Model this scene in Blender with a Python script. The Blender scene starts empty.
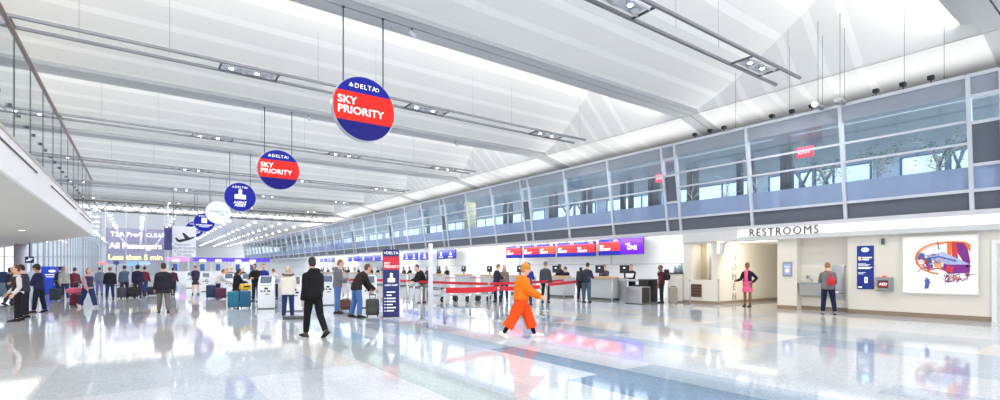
import bpy, bmesh, math, random
from mathutils import Vector, Matrix
random.seed(7)
S = bpy.context.scene
COL = S.collection
PI = math.pi
# ------------------------------------------------------------------ camera
F_PX, U0, V0, CAM_H = 495.0, 500.0, 268.5, 1.5      # focal length, optical centre column, horizon row (1000x400 frame), eye height
YAW = math.atan2(361.0, F_PX)
SN, CS = math.sin(YAW), math.cos(YAW)
cam = bpy.data.cameras.new('camera')
cam.sensor_width = 36.0
cam.lens = F_PX / 1000.0 * 36.0
cam.shift_y = (V0 - 200.0) / 1000.0
cam.clip_end = 600
camera = bpy.data.objects.new('camera', cam)
camera.location = (0, 0, CAM_H)
camera.rotation_euler = (PI / 2, 0, -YAW)
COL.objects.link(camera)
S.camera = camera
# ------------------------------------------------------------------ exposure, world
S.view_settings.view_transform = 'Standard'
S.view_settings.look = 'None'
S.view_settings.gamma = 1.0
S.view_settings.use_curve_mapping = False
S.view_settings.exposure = 0.76
S.cycles.use_denoising = True
S.cycles.max_bounces = 8
S.cycles.diffuse_bounces = 4
S.cycles.glossy_bounces = 4
S.cycles.transparent_max_bounces = 24
S.cycles.sample_clamp_indirect = 6.0
world = bpy.data.worlds.new('world')
S.world = world
world.use_nodes = True
wbg = world.node_tree.nodes['Background']
wbg.inputs[0].default_value = (0.95, 0.965, 1.0, 1)
wbg.inputs[1].default_value = 1.05
# ------------------------------------------------------------------ the ceiling's lighting coves, the passage light and added fills
BAY, BEAM_Z = 10.05, 8.36
BEAM_Y = [13.42 + BAY * i for i in range(-3, 5)]     # far edge of each ceiling beam
def area(name, loc, rot, sx, sy, power, color=(1, 1, 1)):
    l = bpy.data.lights.new(name, 'AREA')
    l.shape = 'RECTANGLE'; l.size = sx; l.size_y = sy; l.energy = power; l.color = color
    o = bpy.data.objects.new(name, l)
    o.location = loc; o.rotation_euler = rot
    COL.objects.link(o)
    return o
COVE_POWER = 430.0
FACADE_POWER = 62.0
for yb in BEAM_Y:                                    # uplight lying in the trough on top of each beam, aimed at the next slope
    area('cove_light', (3.0, yb + 0.3, BEAM_Z + 0.45), (math.radians(180 - 50), 0, 0), 33.0, 0.3, COVE_POWER, (1.0, 0.985, 0.97))
for k in range(-1, 8):                               # fills added behind the facade to brighten the ceiling ends and the upper floor
    area('ceiling_end_fill', (20.6, 4.0 + BAY * k, 6.95), (0, math.radians(180 - 38), 0), 1.4, 9.4, FACADE_POWER, (1.0, 0.99, 0.98))
    area('upper_floor_fill', (23.3, 4.0 + BAY * k, 6.53), (0, 0, 0), 6.8, 10.0, 300, (0.95, 0.98, 1.0))
for k in range(4):
    area('far_hall_fill', (8.0, 70.0 + 18 * k, 7.7), (0, 0, 0), 30.0, 16.0, 750, (1.0, 0.99, 0.97))  # broad panels added under the far ceiling to brighten the far hall
area('passage_light', (20.0, 10.0, 2.52), (0, math.radians(-50), 0), 0.3, 2.0, 45, (1.0, 0.95, 0.86))
area('niche_fill', (19.75, 12.0, 2.5), (0, math.radians(-30), 0), 0.3, 0.6, 6, (1.0, 0.95, 0.86))  # small fill added inside the niche to lift its dark interior
for k in range(12):                                  # strip over the ticket counters, under the mezzanine
    area('counter_light', (19.75, 16.2 + 5.6 * k, 3.08), (0, math.radians(-52), 0), 0.3, 5.2, 60, (1.0, 0.98, 0.95))
area('soffit_light', (-6.0, 14.0, 2.74), (0, 0, 0), 6.0, 24.0, 320, (1.0, 0.96, 0.9))
# ------------------------------------------------------------------ materials
def lin(c):
    return c / 12.92 if c <= 0.04045 else ((c + 0.055) / 1.055) ** 2.4
def rgb(*c):
    if len(c) == 1 and isinstance(c[0], tuple): c = c[0]
    if len(c) == 1 and isinstance(c[0], str):
        h = c[0].lstrip('#'); c = [int(h[i:i + 2], 16) for i in (0, 2, 4)]
    return tuple(lin(x / 255.0) for x in c) + (1.0,)
MATS = {}
def mat(name, color, rough=0.5, metal=0.0, emit=0.0, vary=0.06, scale=9.0, spec=0.5, ecol=None):
    if name in MATS: return MATS[name]
    m = bpy.data.materials.new(name); m.use_nodes = True
    nt = m.node_tree; b = nt.nodes['Principled BSDF']
    c = rgb(*color) if not isinstance(color, str) else rgb(color)
    tc = nt.nodes.new('ShaderNodeTexCoord'); nz = nt.nodes.new('ShaderNodeTexNoise')
    nz.inputs['Scale'].default_value = scale; nz.inputs['Detail'].default_value = 3
    nt.links.new(tc.outputs['Object'], nz.inputs['Vector'])
    mx = nt.nodes.new('ShaderNodeMix'); mx.data_type = 'RGBA'
    nt.links.new(nz.outputs['Fac'], mx.inputs['Factor'])
    mx.inputs[6].default_value = tuple(max(0, x * (1 - vary)) for x in c[:3]) + (1,)
    mx.inputs[7].default_value = tuple(min(1, x * (1 + vary)) for x in c[:3]) + (1,)
    nt.links.new(mx.outputs[2], b.inputs['Base Color'])
    b.inputs['Roughness'].default_value = rough
    b.inputs['Metallic'].default_value = metal
    b.inputs['Specular IOR Level'].default_value = spec
    if emit > 0:
        b.inputs['Emission Color'].default_value = rgb(ecol) if ecol else c
        b.inputs['Emission Strength'].default_value = emit
    MATS[name] = m
    return m
def glass_mat(name, tint, refl=0.12, haze=0.0, hazecol=(0.8, 0.86, 0.95)):
    m = bpy.data.materials.new(name); m.use_nodes = True
    nt = m.node_tree; nt.nodes.remove(nt.nodes['Principled BSDF'])
    out = nt.nodes['Material Output']
    tr = nt.nodes.new('ShaderNodeBsdfTransparent'); tr.inputs[0].default_value = tint + (1,)
    gl = nt.nodes.new('ShaderNodeBsdfGlossy'); gl.inputs['Roughness'].default_value = 0.03
    fr = nt.nodes.new('ShaderNodeFresnel'); fr.inputs[0].default_value = 1.5
    ad = nt.nodes.new('ShaderNodeMath'); ad.operation = 'MULTIPLY_ADD'
    ad.inputs[1].default_value = 1.0; ad.inputs[2].default_value = refl
    ad.use_clamp = True
    nt.links.new(fr.outputs[0], ad.inputs[0])
    ge = nt.nodes.new('ShaderNodeNewGeometry'); fb = nt.nodes.new('ShaderNodeMath'); fb.operation = 'SUBTRACT'; fb.inputs[0].default_value = 1.0
    nt.links.new(ge.outputs['Backfacing'], fb.inputs[1]); fm = nt.nodes.new('ShaderNodeMath'); fm.operation = 'MULTIPLY'     # one reflection per sheet, at its outer face
    nt.links.new(ad.outputs[0], fm.inputs[0]); nt.links.new(fb.outputs[0], fm.inputs[1])
    mx = nt.nodes.new('ShaderNodeMixShader')
    nt.links.new(fm.outputs[0], mx.inputs[0]); nt.links.new(tr.outputs[0], mx.inputs[1]); nt.links.new(gl.outputs[0], mx.inputs[2])
    last = mx.outputs[0]
    if haze > 0:
        df = nt.nodes.new('ShaderNodeBsdfDiffuse'); df.inputs[0].default_value = hazecol + (1,)
        m2 = nt.nodes.new('ShaderNodeMixShader'); m2.inputs[0].default_value = haze
        nt.links.new(last, m2.inputs[1]); nt.links.new(df.outputs[0], m2.inputs[2]); last = m2.outputs[0]
    nt.links.new(last, out.inputs[0])
    MATS[name] = m
    return m
def floor_mat(name, color, rough=0.1):
    m = bpy.data.materials.new(name); m.use_nodes = True
    nt = m.node_tree; b = nt.nodes['Principled BSDF']
    c = rgb(color)
    tc = nt.nodes.new('ShaderNodeTexCoord')
    v = nt.nodes.new('ShaderNodeTexVoronoi'); v.inputs['Scale'].default_value = 75
    nt.links.new(tc.outputs['Object'], v.inputs['Vector'])
    r = nt.nodes.new('ShaderNodeValToRGB')
    e = r.color_ramp.elements
    e[0].position = 0.0; e[0].color = tuple(x * 0.80 for x in c[:3]) + (1,)
    e[1].position = 1.0; e[1].color = tuple(min(1, x * 1.14 + 0.01) for x in c[:3]) + (1,)
    x = r.color_ramp.elements.new(0.5); x.color = c
    sp = nt.nodes.new('ShaderNodeSeparateColor')
    nt.links.new(v.outputs['Color'], sp.inputs[0]); nt.links.new(sp.outputs[0], r.inputs[0])
    n2 = nt.nodes.new('ShaderNodeTexNoise'); n2.inputs['Scale'].default_value = 0.7; n2.inputs['Detail'].default_value = 2
    nt.links.new(tc.outputs['Object'], n2.inputs['Vector'])
    mx = nt.nodes.new('ShaderNodeMix'); mx.data_type = 'RGBA'; mx.blend_type = 'MULTIPLY'; mx.inputs[0].default_value = 0.12
    nt.links.new(r.outputs[0], mx.inputs[6]); nt.links.new(n2.outputs['Fac'], mx.inputs[7])
    nt.links.new(mx.outputs[2], b.inputs['Base Color'])
    b.inputs['Roughness'].default_value = rough
    b.inputs['Specular IOR Level'].default_value = 0.6
    MATS[name] = m
    return m
# ------------------------------------------------------------------ mesh helpers
class MB:
    def __init__(s): s.v, s.f, s.m, s.sm = [], [], [], []
    def add(s, vs, fs, mi=0, smooth=False):
        o = len(s.v); s.v += [tuple(x) for x in vs]
        for f in fs: s.f.append([o + i for i in f]); s.m.append(mi); s.sm.append(smooth)
        return s
    def box(s, x0, x1, y0, y1, z0, z1, mi=0, M=None):
        vs = [(x, y, z) for x in (x0, x1) for y in (y0, y1) for z in (z0, z1)]
        if M is not None: vs = [M @ Vector(v) for v in vs]
        return s.add(vs, [(0, 1, 3, 2), (4, 6, 7, 5), (0, 4, 5, 1), (2, 3, 7, 6), (0, 2, 6, 4), (1, 5, 7, 3)], mi)
    def bbox(s, x0, x1, y0, y1, z0, z1, b=0.02, mi=0, M=None, seg=2):
        bm = bmesh.new(); bmesh.ops.create_cube(bm, size=1)
        for v in bm.verts:
            v.co = Vector(((x0 + x1) / 2 + v.co.x * (x1 - x0), (y0 + y1) / 2 + v.co.y * (y1 - y0), (z0 + z1) / 2 + v.co.z * (z1 - z0)))
        bmesh.ops.bevel(bm, geom=bm.edges[:], offset=b, segments=seg, affect='EDGES', profile=0.5)
        bm.verts.index_update()
        vs = [(M @ v.co if M is not None else v.co) for v in bm.verts]
        s.add(vs, [[v.index for v in f.verts] for f in bm.faces], mi, seg > 1)
        bm.free(); return s
    def tube(s, pts, rad, n=12, mi=0, cap='flat', right=None, smooth=True):
        """rings along pts; rad: one (r) or (rx, ry) per point; right: the direction rx lies along"""
        P = [Vector(p) for p in pts]; k = len(P)
        R = [(r, r) if not isinstance(r, (tuple, list)) else r for r in (rad if isinstance(rad, (list, tuple)) and len(rad) == k and not (k == 2 and False) else [rad] * k)]
        T = []
        for i in range(k):
            a, b = P[max(0, i - 1)], P[min(k - 1, i + 1)]
            t = (b - a); T.append(t.normalized() if t.length > 1e-9 else Vector((0, 0, 1)))
        ref = Vector(right) if right is not None else (Vector((1, 0, 0)) if abs(T[0].x) < 0.9 else Vector((0, 1, 0)))
        if cap == 'round':
            def ends(i, sg):
                out = []
                for q in (0.5, 0.86, 0.98):
                    out.append((P[i] + T[i] * sg * min(R[i]) * q, (R[i][0] * math.sqrt(1 - q * q), R[i][1] * math.sqrt(1 - q * q)), T[i]))
                return out
            rings = ends(0, -1)[::-1] + [(P[i], R[i], T[i]) for i in range(k)] + ends(k - 1, 1)
        else:
            rings = [(P[i], R[i], T[i]) for i in range(k)]
        vs = []
        for p, r, t in rings:
            x = (ref - t * ref.dot(t))
            if x.length < 1e-6: x = t.orthogonal()
            x.normalize(); y = t.cross(x)
            for j in range(n):
                a = 2 * PI * j / n
                vs.append(p + x * (r[0] * math.cos(a)) + y * (r[1] * math.sin(a)))
        fs = []
        m = len(rings)
        for i in range(m - 1):
            for j in range(n):
                fs.append((i * n + j, i * n + (j + 1) % n, (i + 1) * n + (j + 1) % n, (i + 1) * n + j))
        o = len(s.v); s.add(vs, fs, mi, smooth)
        s.f.append([o + j for j in range(n)][::-1]); s.m.append(mi); s.sm.append(False)
        s.f.append([o + (m - 1) * n + j for j in range(n)]); s.m.append(mi); s.sm.append(False)
        return s
    def cyl(s, p0, p1, r, n=16, mi=0): return s.tube([p0, p1], [r, r], n, mi)
    def lathe(s, prof, c=(0, 0, 0), n=24, mi=0):
        return s.tube([(c[0], c[1], c[2] + z) for r, z in prof], [max(r, 1e-4) for r, z in prof], n, mi, right=(1, 0, 0))
    def ell(s, c, r, mi=0, n=14, m=9, M=None):
        vs, fs = [], []
        for i in range(1, m):
            t = PI * i / m
            for j in range(n):
                a = 2 * PI * j / n
                vs.append(Vector((r[0] * math.sin(t) * math.cos(a), r[1] * math.sin(t) * math.sin(a), r[2] * math.cos(t))))
        vs += [Vector((0, 0, r[2])), Vector((0, 0, -r[2]))]
        if M is not None: vs = [M @ v for v in vs]
        vs = [v + Vector(c) for v in vs]
        for i in range(m - 2):
            for j in range(n): fs.append((i * n + j, (i + 1) * n + j, (i + 1) * n + (j + 1) % n, i * n + (j + 1) % n))
        a, b = (m - 1) * n, (m - 1) * n + 1
        for j in range(n):
            fs.append((a, j, (j + 1) % n)); fs.append((b, (m - 2) * n + (j + 1) % n, (m - 2) * n + j))
        return s.add(vs, fs, mi, True)
    def prism(s, poly, d0, d1, axis='z', mi=0, M=None):
        """poly: 2-D outline (counter-clockwise); extruded from d0 to d1 along axis"""
        def P(a, b, d): return {'z': (a, b, d), 'y': (a, d, b), 'x': (d, a, b)}[axis]
        n = len(poly)
        vs = [Vector(P(a, b, d0)) for a, b in poly] + [Vector(P(a, b, d1)) for a, b in poly]
        if M is not None: vs = [M @ v for v in vs]
        fs = [tuple(range(n))[::-1], tuple(range(n, 2 * n))] + [(i, (i + 1) % n, n + (i + 1) % n, n + i) for i in range(n)]
        return s.add(vs, fs, mi)
    def mesh(s, name):
        me = bpy.data.meshes.new(name); me.from_pydata(s.v, [], s.f)
        me.polygons.foreach_set('material_index', s.m); me.polygons.foreach_set('use_smooth', [bool(q) for q in s.sm])
        bm = bmesh.new(); bm.from_mesh(me); bmesh.ops.recalc_face_normals(bm, faces=bm.faces[:]); bm.to_mesh(me); bm.free()
        return me
    def build(s, name, mats, parent=None):
        me = s.mesh(name)
        for m in (mats if isinstance(mats, (list, tuple)) else [mats]): me.materials.append(m)
        return link(name, me, parent)
def link(name, data, parent=None):
    o = bpy.data.objects.new(name, data); COL.objects.link(o)
    if parent is not None: o.parent = parent
    return o
def empty(name, loc=(0, 0, 0), rz=0.0):
    o = link(name, None); o.location = loc; o.rotation_euler = (0, 0, rz); o.empty_display_size = 0.2
    return o
def tag(o, label, cat, group=None, kind=None):
    o['label'] = label; o['category'] = cat
    if group: o['group'] = group
    if kind: o['kind'] = kind
    return o
def thing(name, label, cat, loc=(0, 0, 0), rz=0.0, group=None): return tag(empty(name, loc, rz), label, cat, group)
def struct(o): o['kind'] = 'structure'; return o
def children(o): return [c for c in COL.objects if c.parent == o]
def copy_tree(o, parent=None, kids=None):
    c = o.copy(); COL.objects.link(c)
    if parent is not None: c.parent = parent
    for ch in list(o.children): copy_tree(ch, c)
    return c
def dup(o, loc, rz=None, label=None):
    c = copy_tree(o); c.location = loc
    if rz is not None: c.rotation_euler[2] = rz
    if label: c['label'] = label
    return c
FONT = None
def text(name, s, size, m, parent, loc, rot, bold=0.0, align='CENTER', depth=0.004, xs=1.0, space=1.0, line=1.0):
    """lettering as a mesh; loc/rot in the parent's space, baseline block centred when align is CENTER"""
    cu = bpy.data.curves.new(name, 'FONT'); cu.body = s; cu.size = size; cu.extrude = depth; cu.offset = bold * size
    cu.align_x = align; cu.align_y = 'CENTER'; cu.space_character = space; cu.space_line = line; cu.resolution_u = 3
    t = bpy.data.objects.new(name, cu); COL.objects.link(t)
    dg = bpy.context.evaluated_depsgraph_get()
    me = bpy.data.meshes.new_from_object(t.evaluated_get(dg)); me.name = name
    bpy.data.objects.remove(t); bpy.data.curves.remove(cu)
    me.materials.clear(); me.materials.append(m)
    o = link(name, me, parent); o.location = loc; o.rotation_euler = rot; o.scale = (xs, 1, 1)
    return o
FACE_Y = (PI / 2, 0, 0)                 # lettering read looking along +Y
FACE_X = (PI / 2, 0, -PI / 2)           # lettering read looking along +X
# ------------------------------------------------------------------ from the photograph's measurements to places on the floor and walls
def ray(u, v):
    a, b = (u - U0) / F_PX, (V0 - v) / F_PX
    return Vector((SN + a * CS, CS - a * SN, b))
def ground(u, v):
    d = ray(u, v); t = -CAM_H / d.z
    return Vector((d.x * t, d.y * t, 0))
def at_x(u, v, X):
    d = ray(u, v); t = X / d.x
    return Vector((X, d.y * t, CAM_H + d.z * t))
def at_y(u, v, Y):
    d = ray(u, v); t = Y / d.y
    return Vector((d.x * t, Y, CAM_H + d.z * t))
# ================================================================== SETTING
WHITE = mat('white_paint', (236, 235, 232), 0.55, vary=0.015)
CREAM = mat('cream_wall', (228, 222, 210), 0.5, vary=0.015, scale=2)
COOLWHITE = mat('cool_white_wall', (240, 243, 246), 0.45, vary=0.012, scale=2)
TAUPE = mat('taupe_base', (146, 128, 108), 0.45, vary=0.04)
CEIL_A = mat('perforated_ceiling_panel', (226, 226, 225), 0.6, vary=0.02, scale=40)
CEIL_B = mat('smooth_ceiling_strip', (238, 238, 237), 0.5, vary=0.01)
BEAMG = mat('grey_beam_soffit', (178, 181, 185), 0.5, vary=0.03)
DARK = mat('dark_slot', (52, 54, 60), 0.6)
STEELP = mat('pale_steel_frame', (206, 210, 218), 0.35, 0.3, vary=0.02)
LOUV = mat('dark_louver_mesh', (96, 102, 112), 0.5, 0.2, vary=0.3, scale=60)
FROST = glass_mat('frosted_band_glass', (0.55, 0.6, 0.7), 0.08, 0.62, (0.33, 0.43, 0.64))
FROST_TOP = glass_mat('frosted_top_glass', (0.5, 0.54, 0.62), 0.05, 0.6, (0.46, 0.5, 0.58))
CLEAR = glass_mat('clear_facade_glass', (0.82, 0.9, 0.95), 0.05)
BALGLASS = glass_mat('balustrade_glass', (0.95, 0.98, 0.99), 0.0)
DPANEL = mat('dark_infill_panel', (96, 102, 116), 0.35, 0.2, vary=0.03)
STEEL = mat('brushed_steel', (186, 188, 190), 0.28, 0.85, vary=0.05, scale=30)
DSTEEL = mat('dark_steel', (92, 94, 98), 0.4, 0.6, vary=0.05)
BLACK = mat('black_plastic', (26, 27, 30), 0.45)
RUBBER = mat('black_rubber', (20, 20, 22), 0.8)
LETTER = mat('grey_lettering', (88, 88, 92), 0.4, 0.2)
WHITEL = mat('white_lettering', (250, 250, 250), 0.5, emit=0.25)
LAMP = mat('lamp_glow', (255, 252, 245), 0.4, emit=14.0)
# ---- floor: rectangular terrazzo fields
FM = [floor_mat('terrazzo_pale', (214, 219, 228), 0.055), floor_mat('terrazzo_light', (199, 208, 219), 0.055), floor_mat('terrazzo_blue_grey', (174, 192, 209), 0.055),
      floor_mat('terrazzo_green_grey', (184, 198, 202), 0.055), floor_mat('terrazzo_blue', (132, 156, 180), 0.06), floor_mat('terrazzo_warm', (212, 212, 214), 0.055),
      floor_mat('terrazzo_cream', (220, 218, 212), 0.055)]
xs = [-30, -16, -8, -3, -1, 0.3, 1.2, 2.3, 2.89, 3.5, 4.08, 4.66, 5.25, 5.8, 6.5, 7.2, 7.9, 8.6, 9.3, 10.6, 11.9, 13.2, 14.5, 16.4, 17.7, 27.5]
ys = [-14 + 2.7 * i - 0.05 for i in range(29)] + [66, 80, 100, 130, 175]
rf = random.Random(11)
vs, fs, mi = [], [], []
for i in range(len(xs)):
    for j in range(len(ys)): vs.append((xs[i], ys[j], 0))
def fpick(x, y):
    if x < 2.3: return rf.choices([0, 1, 5], [3, 5, 3])[0]
    if x < 2.89: return rf.choices([0, 1, 5], [5, 3, 3])[0]
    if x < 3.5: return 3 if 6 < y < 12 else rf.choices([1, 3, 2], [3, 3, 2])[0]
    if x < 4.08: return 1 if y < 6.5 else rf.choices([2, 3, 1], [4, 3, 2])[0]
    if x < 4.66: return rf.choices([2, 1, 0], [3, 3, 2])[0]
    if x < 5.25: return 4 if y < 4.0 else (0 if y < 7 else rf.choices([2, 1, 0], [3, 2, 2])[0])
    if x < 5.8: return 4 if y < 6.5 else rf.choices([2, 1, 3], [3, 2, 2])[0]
    if x < 9.3: return rf.choices([0, 1, 2], [4, 4, 3])[0]
    if x < 13: return rf.choices([0, 1, 2, 6], [3, 3, 2.5, 2])[0]
    return rf.choices([0, 6, 1], [2, 4, 2])[0]
for i in range(len(xs) - 1):
    for j in range(len(ys) - 1):
        a = i * len(ys) + j
        fs.append((a, a + len(ys), a + len(ys) + 1, a + 1)); mi.append(fpick((xs[i] + xs[i + 1]) / 2, (ys[j] + ys[j + 1]) / 2))
b = MB(); b.v, b.f, b.m, b.sm = vs, fs, mi, [False] * len(fs)
b.box(-30, 27.5, -14, 175, -0.3, -0.02, 1)
struct(b.build('floor', FM))
# ---- ceiling bays: a sawtooth of long curved slopes with a hipped end over the right facade
XL, XR, XH = -17.0, 29.0, 19.9
def hip(z): return XH - (z - BEAM_Z) / 0.95
def ceiling_bay(yf, last=False):
    """from the far edge of one beam (yf) up to a ridge and down again to the next beam"""
    rows = [(yf - 0.02, BEAM_Z + 0.95, 0), (yf + 1.0, BEAM_Z + 1.75, 0), (yf + 2.2, BEAM_Z + 2.5, 1)]
    n = 7; y0, y1 = yf + 2.2, yf + 9.16
    def zc(y):
        q = min(1.0, (y - y0) / (y1 - y0))
        return BEAM_Z + 0.12 + 2.38 * (1 - q) ** 1.25
    p = (y1 - y0) / n
    for k in range(n):
        a = y0 + k * p
        rows.append((a + p * 0.70, zc(a + p * 0.70) - 0.0, 0))
        rows.append((a + p * 0.72, zc(a + p * 0.72) + 0.006, 1))
        rows.append((a + p * 0.985, zc(a + p * 0.985) + 0.006, 1))
        rows.append((a + p, zc(a + p), 0))
    b = MB(); V = []
    for y, z, m in rows:
        xc = hip(z)
        V.append([(XL, y, z)] + [(XL + (xc - XL) * k / 6, y, z) for k in range(1, 6)] + [(xc, y, z), (XH, y, BEAM_Z), (XR, y, BEAM_Z - 0.25 * (XR - XH))])
    nc = len(V[0]); vs = [q for r in V for q in r]
    for i in range(len(rows) - 1):
        strip = 1 if (rows[i][2] == 1 and rows[i + 1][2] == 1) else 0
        for j in range(nc - 1):
            b.f.append([i * nc + j, i * nc + j + 1, (i + 1) * nc + j + 1, (i + 1) * nc + j]); b.m.append(strip); b.sm.append(False)
    b.v = [tuple(q) for q in vs]
    return struct(b.build('ceiling', [CEIL_A, CEIL_B]))
for yb in BEAM_Y:
    ceiling_bay(yb)
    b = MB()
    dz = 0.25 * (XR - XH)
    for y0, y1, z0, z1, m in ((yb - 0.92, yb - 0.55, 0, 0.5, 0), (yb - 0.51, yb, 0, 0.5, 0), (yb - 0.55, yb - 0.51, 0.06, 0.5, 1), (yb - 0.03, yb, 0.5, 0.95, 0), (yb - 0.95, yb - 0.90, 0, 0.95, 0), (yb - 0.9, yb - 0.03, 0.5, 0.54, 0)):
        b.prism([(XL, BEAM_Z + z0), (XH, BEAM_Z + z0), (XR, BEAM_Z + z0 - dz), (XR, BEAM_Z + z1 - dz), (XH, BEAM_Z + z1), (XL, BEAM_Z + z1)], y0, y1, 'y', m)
    b.box(XL, XH, yb, yb + 0.42, BEAM_Z + 0.30, BEAM_Z + 0.34, 0)  # hidden lip added to stop the cove light spilling down
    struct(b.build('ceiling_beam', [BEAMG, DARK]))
yl = BEAM_Y[-1]
b = MB()                                                    # longitudinal seams over the facade
b.box(XH - 0.012, XH + 0.012, -10, yl + 9.1, BEAM_Z - 0.012, BEAM_Z, 0)
struct(b.build('ceiling_trim', BEAMG))
# ---- far hall: a flat ceiling studded with lamps
FARZ = 7.9
b = MB(); b.box(-9, 29, yl + 9.1, 175, FARZ, FARZ + 0.3)
struct(b.build('ceiling', CEIL_B))
b = MB(); b.box(-30, 29, yl + 9.0, yl + 9.1, FARZ, BEAM_Z + 0.6)
struct(b.build('ceiling_trim', BEAMG))
b = MB(); b.box(-9, 27.5, 174, 175, 0, 8.5)
struct(b.build('wall_far', COOLWHITE))
# ---- right facade: leaning bays of frame, clear glass and frosted bands above a dark louver
LEAN = math.radians(8.08); CL = math.cos(LEAN)
def fl(z): return (z - 3.17) / CL
ZT, ZF, Z1, Z2, ZB, ZR = 6.94, 6.42, 5.68, 5.07, 4.41, 3.74
def facade_bay(w, narrow):
    """local x = depth, y = along the hall (0..w), z = up the slope; the mullion stands at y = 0"""
    root = struct(empty('window')); root.rotation_euler = (0, -LEAN, 0)
    def part(n, m, *boxes):
        b = MB()
        for q in boxes: b.box(*q)
        return b.build(n, m, root)
    part('mullion', STEELP, (-0.07, 0.10, -0.05, 0.05, 0, fl(ZT)))
    part('rail', STEELP, (-0.05, 0.08, 0.05, w, fl(ZR) - 0.05, fl(ZR) + 0.04))
    part('rail', STEELP, (-0.05, 0.08, 0.05, w, fl(ZT) - 0.07, fl(ZT) + 0.03))
    part('louver', LOUV, (0.02, 0.06, 0.05, w - 0.05, 0.02, fl(ZR) - 0.05))
    if narrow:
        for z in (6.35, 5.62, 4.45): part('transom', STEELP, (-0.04, 0.06, 0.05, w - 0.05, fl(z) - 0.045, fl(z) + 0.045))
        part('frosted_pane', FROST_TOP, (0.01, 0.03, 0.05, w - 0.05, fl(6.35), fl(ZT)))
        part('clear_pane', CLEAR, (0.01, 0.03, 0.05, w - 0.05, fl(5.62), fl(6.35)))
        part('infill_panel', DPANEL, (0.01, 0.04, 0.05, w - 0.05, fl(4.45), fl(5.62)))
        part('frosted_pane', FROST, (0.01, 0.03, 0.05, w - 0.05, fl(ZR), fl(4.45)))
    else:
        for z in (Z1, Z2): part('transom', STEELP, (-0.03, 0.04, 0.05, w - 0.05, fl(z) - 0.035, fl(z) + 0.035))
        part('frosted_pane', FROST_TOP, (0.01, 0.03, 0.05, w - 0.05, fl(ZF), fl(ZT) - 0.07))
        part('clear_pane', CLEAR, (0.012, 0.022, 0.05, w - 0.05, fl(ZB), fl(ZF)))
        part('frosted_pane', FROST, (0.01, 0.03, 0.05, w - 0.05, fl(ZR) + 0.04, fl(ZB)))
    return root
PERIOD, Y_N = 10.13, 2.83
W_N, W_W = 0.67, (10.13 - 0.67) / 3
fn, fw = facade_bay(W_N, True), facade_bay(W_W, False)
first_n = first_w = True
for k in range(0, 12):
    y = Y_N + PERIOD * k
    for q in range(4):
        src = fn if q == 0 else fw
        used = first_n if q == 0 else first_w
        o = src if used else copy_tree(src)
        if q == 0: first_n = False
        else: first_w = False
        o.location = (19.4, y if q == 0 else y + W_N + (q - 1) * W_W, 3.17)
for q in range(3):
    o = copy_tree(fw); o.location = (19.4, Y_N - (q + 1) * W_W, 3.17)
YE = 126.0
b = MB(); b.box(19.28, 19.55, -8, YE, 3.02, 3.17); struct(b.build('trim_ledge', mat('ledge_grey', (190, 192, 198), 0.4)))
# ---- mezzanine behind the facade
b = MB(); b.box(19.45, 27.5, -8, YE, 3.3, 3.66); struct(b.build('floor_mezzanine', mat('mezzanine_floor', (150, 156, 166), 0.3)))
b = MB(); b.box(19.5, 27.5, -8, YE, 6.55, 6.7); struct(b.build('ceiling_mezzanine', mat('mezzanine_ceiling', (182, 184, 186), 0.6)))
WINL = mat('daylit_window', (205, 226, 245), 0.4, emit=0.4, vary=0.35, scale=0.8)
MWALL = mat('mezzanine_wall', (156, 168, 184), 0.5, vary=0.15, scale=0.6)
b = MB(); b.box(27.0, 27.4, -8, YE, 3.66, 6.55); struct(b.build('wall_mezzanine', MWALL))
wb = MB(); wb.box(0, 0.06, 0, 4.6, 0.0, 2.1)
win = struct(wb.build('window_mezzanine', WINL))
bars = MB()
for z in (0.0, 0.55, 0.85, 1.2, 2.04): bars.box(-0.03, 0, 0, 4.6, z, z + 0.06)
for yy in (0, 1.5, 3.0, 4.5): bars.box(-0.04, 0, yy, yy + 0.09, 0, 2.1)
bars.build('window_bars', mat('blue_window_bar', (52, 84, 128), 0.4), win)
win.location = (26.9, -3.0, 4.25)
for k in range(1, 22):
    c = copy_tree(win); c.location = (26.9, -3.0 + 5.6 * k, 4.25)
# ---- left mezzanine: slab, balustrade
SLAB = [(-1.5, -12), (-1.5, 25.3), (-7.1, 44), (-16.5, 44), (-16.5, -12)]
SOFF = mat('left_soffit', (214, 211, 202), 0.5, vary=0.015, scale=1)
b = MB(); b.prism(SLAB, 2.8, 3.32); o = struct(b.build('ceiling_soffit', SOFF))
b = MB(); b.box(-1.51, -1.46, -12, 25.32, 2.795, 3.34); struct(b.build('trim_fascia', mat('fascia_white', (240, 238, 240), 0.4, vary=0.01)))
b = MB(); b.box(-1.56, -1.44, -12, 25.32, 3.34, 3.38); struct(b.build('trim_fascia_cap', mat('fascia_cap', (196, 192, 184), 0.4)))
for y0, y1 in ((5.5, 11.9), (13.6, 18.6), (19.7, 24.0)):
    b = MB(); b.box(-1.455, -1.447, y0, y1, 3.18, 3.205)
    struct(b.build('trim_vent_slot', DARK))
bal = thing('glass_balustrade', 'long frameless glass railing with brown handrail along the left upper floor', 'railing', (-1.5, 0, 3.38))
WOODR = mat('bronze_brown_handrail', (104, 78, 66), 0.35, 0.2, vary=0.1)
b = MB(); b.tube([(0, -9, 1.60), (0, 25.3, 1.60)], [(0.035, 0.05)] * 2, 12); b.build('handrail', WOODR, bal)
b = MB(); b.box(-0.008, 0.008, 0.02, 1.33, -0.02, 1.56)
gp = b.build('glass_panel', BALGLASS, bal); gp.location = (0, -9, 0)
b = MB(); b.box(-0.010, 0.010, -0.006, 0.006, -0.02, 1.56); e = b.build('joint_strip', BLACK, gp)
b = MB()
for y in (0.3, 1.05): b.cyl((-0.04, y, 0.46), (0.03, y, 0.46), 0.028, 12)
e2 = b.build('standoff', DSTEEL, gp)
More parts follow.
